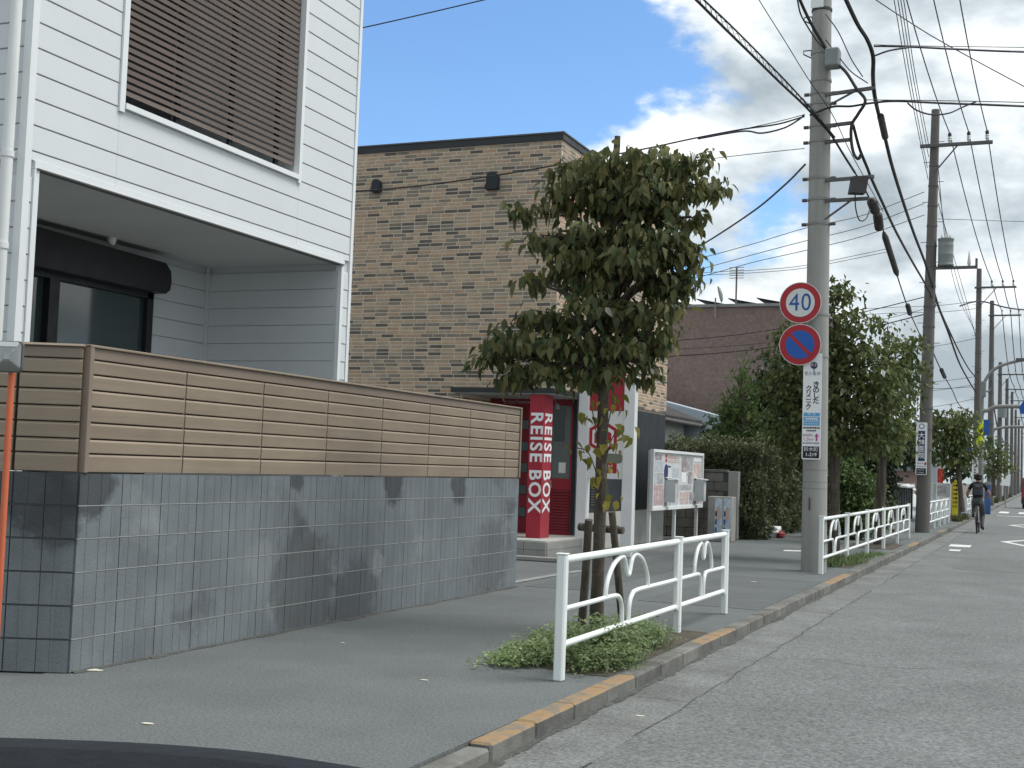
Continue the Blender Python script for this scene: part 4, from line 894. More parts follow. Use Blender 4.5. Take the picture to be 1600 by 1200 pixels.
bush('shrub', 'bright green leafy shrub just right of the traffic sign pole', 27.5, [blob(1318, 745, 24, 30, 29), blob(1330, 770, 34, 45, 29), blob(1345, 810, 34, 30, 29), blob(1320, 815, 26, 28, 29), blob(1355, 765, 18, 34, 29)], 120, 0.12, 0.07, LEAFL)
bush('shrub', 'brownish low shrub at the foot of the bare trunked tree', 30, [blob(1380, 785, 16, 22, 30.5), blob(1372, 810, 20, 20, 30.5)], 100, 0.12, 0.07, LEAFH)
bush('shrub', 'pale flowering shrub at the wall behind the notice board', 28.5, [blob(1118, 702, 18, 14, 28.5), blob(1135, 712, 22, 12, 28.5), blob(1100, 690, 10, 14, 28.5)], 24, 0.10, 0.05, leaf_mat('pale_leaf', [(0.10, .13, .06), (0.2, .23, .12), (0.38, .4, .26)], .3))
hd = thing('hedge', 'clipped ivy covered hedge running back from the notice board to the pole', 'hedge', (-6.4, 31, 0))
hx0, hx1, hy0, hy1, hz = -7.6, -5.45, 26.5, 38.5, 2.0
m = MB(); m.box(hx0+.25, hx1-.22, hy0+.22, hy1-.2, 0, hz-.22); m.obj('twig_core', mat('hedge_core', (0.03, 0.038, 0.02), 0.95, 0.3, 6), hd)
n = 26000; fsel = rng.random(n); p = np.zeros((n, 3)); nn = np.zeros((n, 3))
A = fsel < .55; B = (fsel >= .55) & (fsel < .78); Cc = fsel >= .78
p[:, 0] = rng.uniform(hx0, hx1, n); p[:, 1] = hy0+(hy1-hy0)*rng.random(n)**1.3; p[:, 2] = rng.uniform(0.02, hz, n)
p[A, 0] = hx1; nn[A] = (1, 0, 0); p[B, 1] = hy0; nn[B] = (0, -1, 0); p[Cc, 2] = hz; nn[Cc] = (0, 0, 1)
bumpy = 0.14*np.sin(p[:, 1]*3.1+p[:, 2]*2.3)+0.10*np.sin(p[:, 1]*7.3-p[:, 2]*5.1+1)+0.07*np.sin(p[:, 0]*6+p[:, 2]*8)
p += nn*(bumpy[:, None]*.8-.04)+rng.normal(size=(n, 3))*.045
a = rng.normal(size=(n, 3))*.7+nn*.3; a[:, 2] -= .8
v, t = leaves_np(p, a, nn+rng.normal(size=(n, 3))*.45+np.array([0, 0, .2]), .085*(.6+.7*rng.random(n)), .055*(.7+.5*rng.random(n)), False)
link('foliage', np_mesh('foliage', v, t, LEAFH), hd)
bc = G(1213, 840)
bag = thing('litter_bag', 'crumpled white and red plastic bag lying against the hedge', 'bag', bc)
def lump(c, rx, ry, rz, seed):
    bm = bmesh.new(); bmesh.ops.create_icosphere(bm, subdivisions=3, radius=1); r_ = random.Random(seed)
    off = [r_.uniform(0, 6) for _ in range(6)]
    for v_ in bm.verts:
        k = 1+.16*math.sin(v_.co.x*5+off[0])*math.sin(v_.co.y*6+off[1])+.10*math.sin(v_.co.z*9+off[2])
        v_.co = Vector((v_.co.x*rx*k, v_.co.y*ry*k, max(v_.co.z*rz*k, -rz*.8)))+Vector(c)
    me = bpy.data.meshes.new('lump'); bm.to_mesh(me); bm.free(); return me
me = lump((bc[0]-.05, bc[1], .12), .16, .16, .15, 3); me.materials.append(WHITEP); link('bag_body', me, bag)
me = lump((bc[0]+.10, bc[1]-.08, .07), .10, .10, .085, 5); me.materials.append(mat('bag_dull_red', (.30, .05, .05), .6, .2, 9)); link('bag_corner', me, bag)

# ------------------------------------------------------------------ guard rails
GX = -2.84
def guard_rail(label, ys, gx=GX, lod=8):
    t = thing('guard_rail', label, 'guard rail', (gx, ys[0], 0), 'white guard rails along the kerb')
    zt, zb, zm = 0.79, 0.225, 0.452
    for i, yy in enumerate(ys):
        po = MB().cbox(gx-0.032, gx+0.032, yy-0.032, yy+0.032, 0, zt+0.012, 0.010).obj('post', RAILW, t)
        MB().cbox(gx-0.036, gx+0.036, yy-0.036, yy+0.036, zt+0.013, zt+0.022, 0.003).obj('post_cap', RAILW, po)
        if lod >= 8 and i > 0: MB().cbox(gx-0.022, gx+0.022, yy-0.075, yy-0.036, zb-.03, zt-.005, 0.008).obj('end_bar', RAILW, t)
        if lod >= 8 and i < len(ys)-1 and i == 0: MB().cbox(gx-0.022, gx+0.022, yy+0.036, yy+0.06, zb-.03, zt-.005, 0.006).obj('end_bar', RAILW, t)
    for a, b in zip(ys[:-1], ys[1:]):
        w = b-a; y = lambda q: a+w*q
        MB().tube([(gx, a+.034, zt-.022), (gx, b-.034, zt-.022)], 0.026, 12).obj('top_rail', RAILW, t, True)
        MB().tube([(gx, a+.034, zb), (gx, b-.034, zb)], 0.022, 12).obj('bottom_rail', RAILW, t, True)
        def bent(pts, rr=0.0175): MB().tube(smooth_path(pts, 6), rr, 8).obj('hoop', RAILW, t, True)
        bent([(gx, a+.034, zm), (gx, y(.2), zm), (gx, y(.385), zm), (gx, y(.43), zm-.025), (gx, y(.452), zm-.09), (gx, y(.458), zb+.02)])
        bent([(gx, b-.034, zm), (gx, y(.8), zm), (gx, y(.585), zm), (gx, y(.54), zm-.025), (gx, y(.518), zm-.09), (gx, y(.512), zb+.02)])
        half = [(.315, zm+.012), (.320, .53), (.338, .60), (.372, .672), (.415, .714), (.450, .722), (.470, .690), (.482, .63), (.490, .592)]
        bent([(gx, y(q_), z_) for q_, z_ in half]+[(gx, y(.50), .583)]+[(gx, y(1-q_), z_) for q_, z_ in reversed(half)])
    return t
guard_rail('nearest white guard rail of two panels in front of the dogwood', [7.72, 10.55, 12.27])
guard_rail('long white guard rail of five panels beside the traffic sign pole', [18.1+2.5*i for i in range(6)])
guard_rail('white guard rail of four panels just past the second utility pole', [36.0, 38.0, 40.0, 42.0, 44.0], lod=4)
guard_rail('short white guard rail beside the yellow upright sign', [48.2, 50.2, 52.2], lod=4)
guard_rail('far white guard rail beyond the cyclist', [54.5, 56.5, 58.5], lod=4)
guard_rail('farthest white guard rail by the dry grass', [72, 75, 78, 81, 84], lod=4)

# ------------------------------------------------------------------ utility poles
def pole(label, x, y, top, r0, r1, m_, arm=True, tr=False, rings=6, lean=(0, 0), name='utility_pole', arm_z=None):
    t = thing(name, label, 'utility pole', (x, y, 0), 'utility poles along the road')
    MB().tube([(x, y, 0), (x+lean[0]*.5, y, top*.5), (x+lean[0], y, top)], [r0, (r0+r1)/2, r1], 20).obj('shaft', m_, t, True)
    az = arm_z or top-0.9
    if arm:
        ca = MB().cbox(x-.18, x+1.62, y-r1-.10, y-r1-.02, az-.045, az+.045, 0.006).obj('crossarm', GALVD, t)
        MB().tube([(x+.75, y-r1-.06, az-.04), (x+.06, y-r1+.02, az-.85)], 0.02, 6).obj('brace', GALVD, ca)
        for dx in (.56, 1.03, 1.48):
            ins = MB().lathe((x+dx, y-r1-.06, az+.046), [(.03, 0), (.035, .05), (.055, .07), (.035, .11), (.055, .13), (.03, .17)], 12).obj('insulator', PORC, ca, True)
            MB().lathe((x+dx, y-r1-.06, az+.217), [(.045, 0), (.05, .06), (.03, .10)], 10).obj('insulator_cover', BOXD, ins, True)
    for i in range(rings):
        z = 1.9+(top-2.6)*(i+.5)/rings; rr = r0+(r1-r0)*z/top
        MB().lathe((x+lean[0]*z/top, y, z), [(rr+.008, -.03), (rr+.012, 0), (rr+.008, .03)], 20).obj('band', GALV if m_ is POLEC else GALVD, t, True)
        s_ = 1 if i % 2 else -1
        MB().tube([(x+lean[0]*z/top, y, z+.1), (x+lean[0]*z/top+s_*(rr+.14), y-.02, z+.1)], 0.009, 6).obj('step_bolt', GALVD, t)
    if tr:
        zc = P(1478, 395, y)[2]; xc = P(1478, 395, y)[0]; h_ = .36
        to = MB().lathe((xc, y-.05, zc-h_), [(.20, 0), (.21, .04), (.19, .06), (.19, .28), (.197, .30), (.19, .32), (.19, .52), (.197, .54), (.19, .56), (.19, .66), (.205, .68), (.205, .72), (.05, .74)], 18).obj('transformer', BOXG, t, True)
        for k in (-.1, 0, .1): MB().lathe((xc+k, y-.05, zc+h_), [(.022, 0), (.03, .04), (.02, .09)], 8).obj('bushing', PORC, to, True)
        MB().cbox(x+.1, xc+.75, y-.10, y-.04, zc-h_-.09, zc-h_-.01, .006).obj('transformer_arm', GALVD, t)
        MB().lathe((xc+.58, y-.07, zc-h_), [(.035, 0), (.05, .05), (.03, .22), (.012, .36)], 10).obj('surge_arrester', PORC, t, True)
        MB().cbox(xc+.73, xc+.79, y-.10, y-.04, zc-h_-.09, zc-h_+.18, .006).obj('arm_end_bracket', GALVD, t)
    return t
p1 = pole('pale concrete utility pole carrying the speed limit sign', -3.02, 18.6, 12.6, 0.182, 0.118, POLEC, True, False, 0, (-.06, 0), arm_z=10.35)
PYY = 18.6
def p1x(z): return -3.02-.06*z/12.6
def p1r(z): return 0.182+(0.118-0.182)*z/12.6
for py in (18, 85, 128, 148, 164, 199, 223, 280, 313, 351):
    z = P(1275, py, PYY)[2]; rr = p1r(z)
    bd = MB().lathe((p1x(z), PYY, z), [(rr+.004, -.022), (rr+.010, -.018), (rr+.010, .018), (rr+.004, .022)], 22).obj('band', GALV if py != 18 else BOXD, p1, True)
    if py > 140:
        for s_ in (-1, 1): MB().lathe((p1x(z)+s_*(rr+.05), PYY-.02, z), [(.026, -.035), (.026, .035)], 10, (1, 0, 0)).obj('clamp_bolt', GALVD, bd, True)
for py in (36, 88):
    z = P(1255, py, PYY)[2]; x = p1x(z)-p1r(z)
    MB().tube([(x+.02, PYY-.05, z-.06), (x-.10, PYY-.08, z), (x-.10, PYY-.08, z+.05), (x, PYY-.06, z+.06), (x+.02, PYY-.05, z)], 0.010, 6).obj('step_bracket', GALVD, p1)
for (a, b, dg) in (((1290, 148), (1368, 137), (1296, 164)), ((1290, 197), (1331, 192), None), ((1290, 222), (1331, 218), None), ((1290, 282), (1366, 276), None), ((1290, 314), (1358, 310), (1290, 342))):
    q0, q1 = P(*a, PYY-.12), P(*b, PYY-.12)
    ar = MB().obox((q0+q1)/2, (q1-q0)/2, np.array([0, .022, 0]), np.array([0, 0, .024])).obj('cable_arm', GALVD, p1)
    if dg is not None:
        q2 = P(*dg, PYY-.12); MB().tube([q2, q0+(q1-q0)*.62], .016, 6).obj('arm_brace', GALVD, ar)
q = P(1302, 92, PYY-.15); MB().cbox(q[0]-.10, q[0]+.10, PYY-.30, PYY-.06, q[2]-.14, q[2]+.13, .02).obj('junction_box', BOXG, p1)
pl = P(1277, 6, PYY-.13); MB().box(pl[0]-.09, pl[0]+.09, PYY-.150, PYY-.135, pl[2]-.06, pl[2]+.16).obj('number_plate', WHITEP, p1)
z = P(1271, 735, PYY)[2]
for py in (734, 753, 763):
    z = P(1271, py, PYY)[2]; MB().lathe((p1x(z), PYY, z), [(p1r(z)+.001, -.006), (p1r(z)+.003, 0), (p1r(z)+.001, .006)], 22).obj('strap', GALV, p1, True)
q = P(1268, 787, PYY); MB().box(q[0]-.006, q[0]+.006, PYY-.20, PYY-.17, q[2]-.09, q[2]+.09).obj('slot', BOXD, p1)
P2Y = 34.8
p2 = pole('weathered utility pole with transformer and white advertising plate', P(1441, 830, P2Y)[0], P2Y, 11.15, 0.185, 0.105, POLED, True, True, 16, (P(1462, 172, P2Y)[0]-P(1441, 830, P2Y)[0], 0), arm_z=10.15)
p3 = pole('third utility pole with lime yellow band beside the cyclist', P(1526, 757, 62)[0], 62, P(1530, 420, 62)[2], 0.19, 0.11, POLED, True, False, 12, (P(1530, 420, 62)[0]-P(1526, 757, 62)[0], 0))
far = [(1547, 80, 470, 'fourth utility pole in the row after the lime banded one'), (1561, 98, 566, 'fifth utility pole in the receding row'), (1572, 115, 592, 'sixth utility pole in the receding row'), (1580, 134, 612, 'seventh utility pole in the receding row'), (1586, 155, 640, 'eighth utility pole in the receding row'), (1591, 180, 655, 'ninth utility pole in the receding row'), (1596, 212, 668, 'last utility pole visible in the receding row')]
for px, Y, ty, lb in far:
    pole(lb, P(px, 757, Y)[0], Y, P(px, ty, Y)[2], 0.2, 0.12, POLED, True, False, 5)
q = P(1566, 643, 98); ct = MB().lathe((q[0], 98, q[2]-.45), [(.3, 0), (.32, .9), (.1, .95)], 14)
tag(ct.obj('pole_transformer', BOXG, None, True), 'grey transformer hung on the fifth utility pole', 'transformer')

# round traffic signs on the pale pole
def disc(c, r, y0, y1, n=40): return [(c[0]+r*math.cos(2*math.pi*i/n), y0, c[2]+r*math.sin(2*math.pi*i/n)) for i in range(n)]
SY = 18.34
def round_sign(label, px, py, kind):
    c = P(px, py, SY); t = thing('traffic_sign', label, 'traffic sign', (c[0], SY, c[2]-.3), 'round traffic signs on the pale pole')
    MB().prism(disc(c, .298, SY, 0), (0, .012, 0)).obj('plate', SIGNWF, t)
    MB().prism(disc(c, .288, SY-.003, 0), (0, .002, 0)).obj('red_ring', SIGNR, t)
    MB().prism(disc(c, .205, SY-.006, 0), (0, .002, 0)).obj('face', SIGNWF if kind == '40' else SIGNB, t)
    if kind == '40': text('40', .36, mat('sign_numeral_blue', (0.03, 0.10, 0.33), 0.5), t, (c[0], SY-.009, c[2]-.005), XA, ZZ, bold=.0, sx=.86, cs=1.08)
    else:
        s = math.sqrt(.5); d = np.array([s, 0, -s]); n = np.array([s, 0, s]); cc = np.array([c[0], SY-.009, c[2]])
        MB().prism([cc-d*.225-n*.024, cc+d*.225-n*.024, cc+d*.225+n*.024, cc-d*.225+n*.024], (0, .002, 0)).obj('slash', SIGNR, t)
    MB().cbox(c[0]-.02, c[0]+.27, SY+.013, SY+.05, c[2]-.02, c[2]+.02, .004).obj('bracket', GALV, t)
    zz_ = c[2]; MB().lathe((p1x(zz_), PYY, zz_-.16), [(p1r(zz_)+.004, -.02), (p1r(zz_)+.008, 0), (p1r(zz_)+.004, .02)], 20).obj('clamp', GALV, t, True)
round_sign('round speed limit sign reading 40 with red ring', 1250.5, 473, '40')
round_sign('round no parking sign, blue with red ring and slash', 1250, 538.5, 'np')
# advertising plate on the pale pole
AY = 18.385
q0, q1 = P(1255.5, 570, AY), P(1281, 717, AY)
ax0, ax1 = P(1254, 640, AY)[0], P(1283, 640, AY)[0]; az0, az1 = P(1269, 718, AY)[2], P(1269, 552, AY)[2]
ad = thing('pole_advert', 'tall white clinic advertising plate strapped to the pale pole', 'sign', ((ax0+ax1)/2, AY, az0))
aw = ax1-ax0; ac = (ax0+ax1)/2; ah = az1-az0
MB().prism(rsq((ac, AY, (az0+az1)/2), XA, ZZ, aw/2, ah/2, .02), (0, .012, 0)).obj('plate', WHITES, ad)
def az(py): return P(1269, py, AY)[2]
ty = AY-.003
text('き\nの\nし\nた', .098, BLACKP, ad, (ac+.055, ty, az(614)), XA, ZZ, bold=.02, ls=.80)
text('ク\nリ\nニ\nッ\nク', .090, BLACKP, ad, (ac-.05, ty, az(622)), XA, ZZ, bold=.02, ls=.74)
text('花小金井', .058, NAVY, ad, (ac, ty, az(584)), XA, ZZ, cs=1.0)
MB().prism(disc((ac+.02, 0, az(571)), .05, ty, 0, 20), (0, .002, 0)).obj('emblem', NAVY, ad)
MB().prism([(ac+.02+a, ty-.003, az(571)+b) for a, b in ((-.045, .0), (-.01, .04), (-.01, -.02))], (0, .002, 0)).prism([(ac+.02+a, ty-.003, az(571)+b) for a, b in ((.045, .0), (.01, .04), (.01, -.02))], (0, .002, 0)).obj('emblem_print', PINKP, ad)
MB().box(ac+.014, ac+.026, ty-.001, ty+.001, az(581), az(566)).obj('emblem_stem', NAVY, ad)
for i, (pa, pb) in enumerate(((645, 650.5), (652, 657.5), (658.5, 665))):
    MB().box(ac-.115, ac+.115, ty, ty+.002, az(pb), az(pa)).obj('blue_strip', SKYB, ad)
text('内  科', .045, WHITES, ad, (ac, ty-.002, az(647.7)), XA, ZZ)
def bars(parent, m_, xa, xb, yc, zc, h_, k, fill=.7):
    q = MB(); w = (xb-xa)/k
    for i in range(k): q.box(xa+i*w, xa+i*w+w*fill, yc, yc+.001, zc-h_/2*random.uniform(.6, 1), zc+h_/2*random.uniform(.6, 1))
    q.obj('small_print', m_, parent)
bars(ad, WHITES, ac-.085, ac+.09, ty-.002, az(654.7), .03, 6, .8); bars(ad, mat('print_pale', (.42, .58, .70), .6), ac-.10, ac+.11, ty-.002, az(662), .03, 9)
bars(ad, BLACKP, ac-.115, ac+.12, ty, az(668.5), .026, 10, .85); bars(ad, BLACKP, ac-.07, ac+.07, ty, az(673), .024, 6, .8)
bars(ad, PINKP, ac-.115, ac+.03, ty, az(680), .04, 4, .75)
text('1.2km', .060, MAGENTA, ad, (ac-.04, ty, az(686.5)), XA, ZZ)
bars(ad, PGREY, ac-.118, ac+.12, ty, az(692.3), .030, 12, .8)
MB().prism([(ac+.075+a, ty, az(683)+b) for a, b in ((-.012, -.055), (.012, -.055), (.012, .012), (.036, .008), (0, .055), (-.036, .008), (-.012, .012))], (0, .002, 0)).obj('arrow', MAGENTA, ad)
MB().box(ac-.115, ac+.115, ty, ty+.002, az(716), az(697.5)).obj('address_panel', BLACKP, ad)
text('鈴木町', .068, WHITES, ad, (ac, ty-.002, az(702.5)), XA, ZZ); text('1-219', .070, WHITES, ad, (ac, ty-.002, az(710.5)), XA, ZZ, bold=.01)
# advertising plate on the second pole
BY2 = 34.58
b0, b1 = P(1431, 700, BY2)[0], P(1448.5, 700, BY2)[0]
ad2 = thing('pole_advert', 'white advertising plate with large navy characters on the second pole', 'sign', ((b0+b1)/2, BY2, P(1440, 741, BY2)[2]))
bc2 = (b0+b1)/2; z0, z1 = P(1440, 742, BY2)[2], P(1440, 660, BY2)[2]
MB().prism(rsq((bc2, BY2, (z0+z1)/2), XA, ZZ, (b1-b0)/2, (z1-z0)/2, .03), (0, .012, 0)).obj('plate', WHITES, ad2)
MB().box(bc2-.085, bc2+.085, BY2-.003, BY2-.001, z0+.36, z1-.22).obj('navy_panel', NAVY, ad2)
text('大\n林\n医\n院', .17, WHITES, ad2, (bc2, BY2-.006, (z0+.36+z1-.22)/2), XA, ZZ, bold=.01, ls=1.02)
MB().prism(disc((bc2, 0, z1-.1), .07, BY2-.003, 0, 20), (0, .002, 0)).obj('emblem', NAVY, ad2); MB().prism(disc((bc2, 0, z1-.1), .052, BY2-.006, 0, 20), (0, .002, 0)).obj('emblem', WHITES, ad2)
bars(ad2, PGREY, b0+.03, bc2+.05, BY2-.003, z0+.30, .04, 5); bars(ad2, PGREY, b0+.03, b1-.03, BY2-.003, z0+.22, .03, 8)
MB().prism([(bc2+.1+a_, BY2-.003, z0+.29+b_) for a_, b_ in ((0, .05), (.035, 0), (0, -.05), (-.035, 0))], (0, .002, 0)).obj('arrow', SIGNR, ad2)
MB().box(b0+.02, b1-.02, BY2-.003, BY2-.001, z0+.02, z0+.17).obj('address_panel', BLACKP, ad2)
bars(ad2, PGREY, b0+.05, b1-.06, BY2-.006, z0+.125, .04, 5); bars(ad2, PGREY, b0+.05, b1-.06, BY2-.006, z0+.06, .04, 6)
q = P(1523.5, 733, 61.6); ad3 = thing('pole_advert', 'narrow white advertising plate on the third pole above the cyclist', 'sign', (q[0], 61.6, q[2]-.8))
MB().prism(rsq(q, XA, ZZ, .14, .62, .03), (0, .012, 0)).obj('plate', WHITES, ad3)
MB().box(q[0]-.10, q[0]+.10, 61.596, 61.598, q[2]+.25, q[2]+.52).obj('print_block', PGREY, ad3)
for i in range(5): MB().box(q[0]-.055, q[0]+.055, 61.596, 61.598, q[2]+.05-i*.125, q[2]+.14-i*.125).obj('print_block', BLACKP if i > 2 else PMAUVE, ad3)

# ------------------------------------------------------------------ overhead wires
def wire(label, pts, r_, m_=CABLE, name='overhead_wire', n=6, seg=8, world=False, group='overhead wires'):
    q = [np.array(p, float) for p in pts] if world else [P(*p) for p in pts]
    return tag(MB().tube(smooth_path(q, seg), r_, n).obj(name, m_, None, True), label, 'wire', group)
# high voltage lines from pole to pole
chain = [(p1, -3.02, 18.6, 10.35, .118), (p2, P(1441, 830, P2Y)[0]+(P(1462, 172, P2Y)[0]-P(1441, 830, P2Y)[0])*0, P2Y, 10.15, .105)]
p3x = P(1526, 757, 62)[0]; p3t = P(1530, 420, 62)[2]
pts_a = [(-3.02, 18.6-.178, 10.35+.30), (P(1441, 830, P2Y)[0], P2Y-.165, 10.15+.30), (p3x, 62-.17, p3t-.9+.30)]
for px, Y, ty_, lb in far: pts_a.append((P(px, 757, Y)[0], Y-.18, P(px, ty_, Y)[2]-.9+.30))
nm = ('left', 'middle', 'right')
for k, dx in enumerate((.56, 1.03, 1.48)):
    path = []
    for a, b in zip(pts_a[:-1], pts_a[1:]):
        path += sagline((a[0]+dx, a[1], a[2]), (b[0]+dx, b[1], b[2]), .35 if b[1] < 70 else .2, 10)
    tag(MB().tube(path, [.011+.00022*max(0, p[1]-20) for p in path], 6).obj('power_line', CABLEB, None, True), '%s of the three high voltage lines strung on the crossarms' % nm[k], 'wire', 'high voltage lines')
    tag(MB().tube(sagline((-3.02+dx, 18.42, 10.65), (-3.1+dx, -12, 10.4), .5), .011, 6).obj('power_line', CABLEB, None, True), '%s high voltage line running back over the car' % nm[k], 'wire', 'high voltage lines behind')
for i, (a, b) in enumerate((((1403, 0), (1449, 262)), ((1407.5, 0), (1451, 245)), ((1412, 0), (1452, 232)), ((1397, 0), (1450, 280)))):
    wire('low voltage wire number %s from the left, falling to the second pole top' % ('one', 'two', 'three', 'four')[i], [(a[0]-14, -80, 21.5), (*a, 24), ((a[0]+b[0])/2-2, (a[1]+b[1])/2, 29), (*b, 34.6)], .009, CABLEG)
wire('thin wire crossing the upper right sky diagonally', [(1360, -6, 20), (1425, 37, 20.5), (1480, 70, 21), (1600, 135, 22.5), (1800, 240, 25)], .009, CABLEG)
wire('thin wire in the top left above the brick shop', [(520, 53, 17.4), (600, 36, 17.6), (755, 0, 18), (1000, -60, 18.4), (1262, -140, 18.6)], .010, CABLE)
w = wire('black twisted service cable crossing the brick shop to the pale pole', [(470, 306, 16.2), (556, 299, 16.6), (640, 292, 16.9), (720, 282, 17.1), (800, 270, 17.3), (880, 256, 17.5), (1000, 234, 17.8), (1090, 215, 18), (1160, 202, 18.2), (1215, 194, 18.3), (1257, 182, 18.45)], .012, CABLE)
wire('sagging loop of the service cable at the pale pole', [(1090, 217, 18), (1160, 205, 18.15), (1190, 208, 18.2), (1225, 200, 18.3), (1248, 187, 18.38), (1257, 179, 18.42)], .013, CABLEB)
wire('thin upper strand above the service cable', [(1160, 202, 18.2), (1215, 190, 18.3), (1257, 179, 18.4)], .006, CABLE)
wire('dark cable descending left from the pale pole behind the dogwood', [(1258, 257, 18.5), (1225, 290, 20), (1170, 335, 22), (1080, 392, 26), (1000, 430, 29)], .016, CABLEB)
wire('faint wire from the dogwood top to the pale pole', [(1000, 262, 19.5), (1095, 250, 19.2), (1180, 240, 19), (1257, 232, 18.7)], .006, CABLEG)
for i, (y0_, y1_) in enumerate(((403, 300), (420, 318), (432, 336))):
    wire('%s of three parallel drop wires leaving the second pole leftwards' % ('top', 'middle', 'bottom')[i], [(1000, y0_+20, 31), (1095, y0_, 32), (1180, y0_-23, 32.8), (1260, y0_-47+i*3, 33.5), (1350, (y0_-47+y1_)/2+8, 34.2), (1444, y1_, 34.7)], .011, CABLEG)
    q = P(1428, y1_+3, 34.6); MB().tube([q, P(1441, y1_-1, 34.7)], .028, 8).obj('wire_clamp', BOXD, bpy.data.objects[[o.name for o in bpy.data.objects if o.name.startswith('overhead_wire')][-1]]) if False else None
for i, (y0_, y1_) in enumerate(((441, 395), (445, 400))):
    wire('%s of two thin wires passing behind the pale pole' % ('upper', 'lower')[i], [(1020, y0_-2, 36), (1090, y0_-14, 36.5), (1180, y0_-19, 37), (1262, y0_-27, 37.5), (1385, y1_-6, 38)], .009, CABLEG)
for i, (y0_, y1_, rr) in enumerate(((533, 514, .014), (546, 533, .008), (557, 541, .016))):
    wire('%s of three wires drawn across the brown building' % ('top', 'middle', 'bottom')[i], [(990, y0_+4, 33), (1043, y0_, 33.5), (1130, (y0_+y1_)/2+2, 34), (1215, y1_, 34.5), (1330, y1_-22, 35), (1445, y1_-50, 34.9)], rr, CABLE)
wire('thin wire running right from the second pole', [(1462, 342, 34.8), (1530, 344, 35), (1600, 346, 35.5), (1750, 346, 36)], .008, CABLEG)
wire('thin wire from the top edge down to the pale pole face', [(1160, -45, 16.6), (1186, 0, 17.2), (1225, 62, 17.8), (1262, 122, 18.3), (1300, 178, 18.5), (1330, 240, 19.5), (1380, 330, 23)], .007, CABLE)
# telecom cables
cb = [(1040, -46, 12.6), (1088, 0, 13.6), (1130, 42, 14.6), (1175, 86, 15.8), (1220, 130, 17), (1255, 163, 17.9), (1285, 195, 18.35), (1300, 213, 18.4), (1320, 245, 18.45), (1336, 270, 18.5)]
wire('thick lower telecom cable slanting in from the top to the pale pole', cb, .017, CABLE)
wire('messenger strand above the slanting telecom cable', [(1052, -46, 12.6), (1100, 0, 13.6), (1142, 40, 14.6), (1185, 83, 15.8), (1228, 127, 17), (1258, 160, 17.9), (1290, 197, 18.33), (1305, 215, 18.38)], .012, CABLE)
lp = MB(); path = smooth_path([P(*p) for p in cb[:7]], 24)
for i in range(4, len(path)-4, 5):
    c = path[i]; u_ = (path[i+1]-path[i-1]); u_ /= np.linalg.norm(u_)
    lp.tube([c+u_*(.10*math.sin(t))+ZZ*(.045*math.cos(t)+.03)+LAT*.01 for t in [2*math.pi*k/8 for k in range(9)]], .004, 4)
tag(lp.obj('hanger_rings', CABLE), 'row of wire hanger loops along the slanting telecom cable', 'hanger rings', None, 'stuff')
wire('thick cable drooping past the junction box down the arm ends', [(1240, -30, 17.6), (1250, 0, 17.9), (1268, 38, 18.2), (1290, 75, 18.4), (1304, 95, 18.42), (1322, 113, 18.42), (1338, 138, 18.42), (1352, 157, 18.42), (1341, 178, 18.42), (1331, 195, 18.42), (1330, 218, 18.42), (1334, 240, 18.42), (1341, 248, 18.42), (1346, 240, 18.43)], .024, CABLE)
wire('thinner lead looping beside the junction box', [(1246, 0, 17.9), (1251, 22, 18.1), (1262, 42, 18.3), (1275, 62, 18.4), (1290, 78, 18.4)], .012, CABLE)
ca = wire('very thick spliced telecom cable running from top centre to the second pole', [(1290, -70, 15.4), (1322, 0, 16.6), (1340, 38, 17.3), (1355, 62, 17.9), (1364, 88, 18.3), (1364, 118, 18.45), (1366, 145, 18.6), (1372, 175, 19.6), (1382, 212, 20.8), (1394, 260, 22.4), (1410, 312, 24.8), (1428, 365, 28), (1446, 412, 31.5), (1458, 450, 34.3)], .030, CABLE)
MB().tube([P(1376, 182, 19.75), P(1383, 214, 20.85)], .055, 10).obj('splice_closure', BOXD, ca, True)
cc = wire('thick lower telecom cable dropping from the arm ends to the second pole', [(1333, 195, 18.5), (1343, 232, 18.7), (1355, 262, 19.2), (1362, 280, 19.6), (1378, 315, 21), (1400, 362, 23.6), (1425, 408, 28), (1448, 448, 33), (1462, 478, 36)], .024, CABLE)
cdw = wire('telecom cable strung with boxes and long sleeve below the pale pole arms', [(1336, 270, 18.5), (1352, 297, 19.2), (1362, 318, 19.8), (1371, 340, 20.5), (1383, 368, 21.6), (1401, 428, 24.6), (1412, 462, 26.8), (1421, 487, 28.6), (1436, 520, 32), (1447, 545, 34.6)], .013, CABLE)
for a, b, rr in (((1381, 364, 21.5), (1402, 430, 24.7), .055), ((1371, 334, 20.4), (1374, 358, 20.8), .075), ((1362, 314, 19.7), (1368, 330, 20.1), .08), ((1418, 476, 27.8), (1422, 491, 29), .055)):
    q0, q1 = P(*a), P(*b); MB().tube([q0, q0+(q1-q0)*.1, q0+(q1-q0)*.9, q1], [rr*.5, rr, rr, rr*.5], 10).obj('splice_closure', BOXD, cdw, True)
q = P(1341, 290, 18.42); MB().obox(q, LAT*.11, DEP*.08, ZZ*.12+LAT*.02).obj('terminal_box', BOXD, cdw)
wire('loop of lead hanging from the terminal box', [(1336, 300, 18.4), (1337, 325, 18.5), (1343, 344, 18.6), (1353, 342, 18.9), (1359, 328, 19.4)], .010, CABLEB)
wire('upper cable crossing to the right over the road', [(1366, 72, 18.5), (1380, 72, 18.6), (1420, 73, 18.9), (1500, 77, 19.4), (1600, 81, 20), (1900, 88, 22)], .016, CABLEB)
wire('thin messenger over the upper crossing cable', [(1366, 70, 18.5), (1450, 72, 19), (1600, 74, 20), (1900, 78, 22)], .006, CABLE)
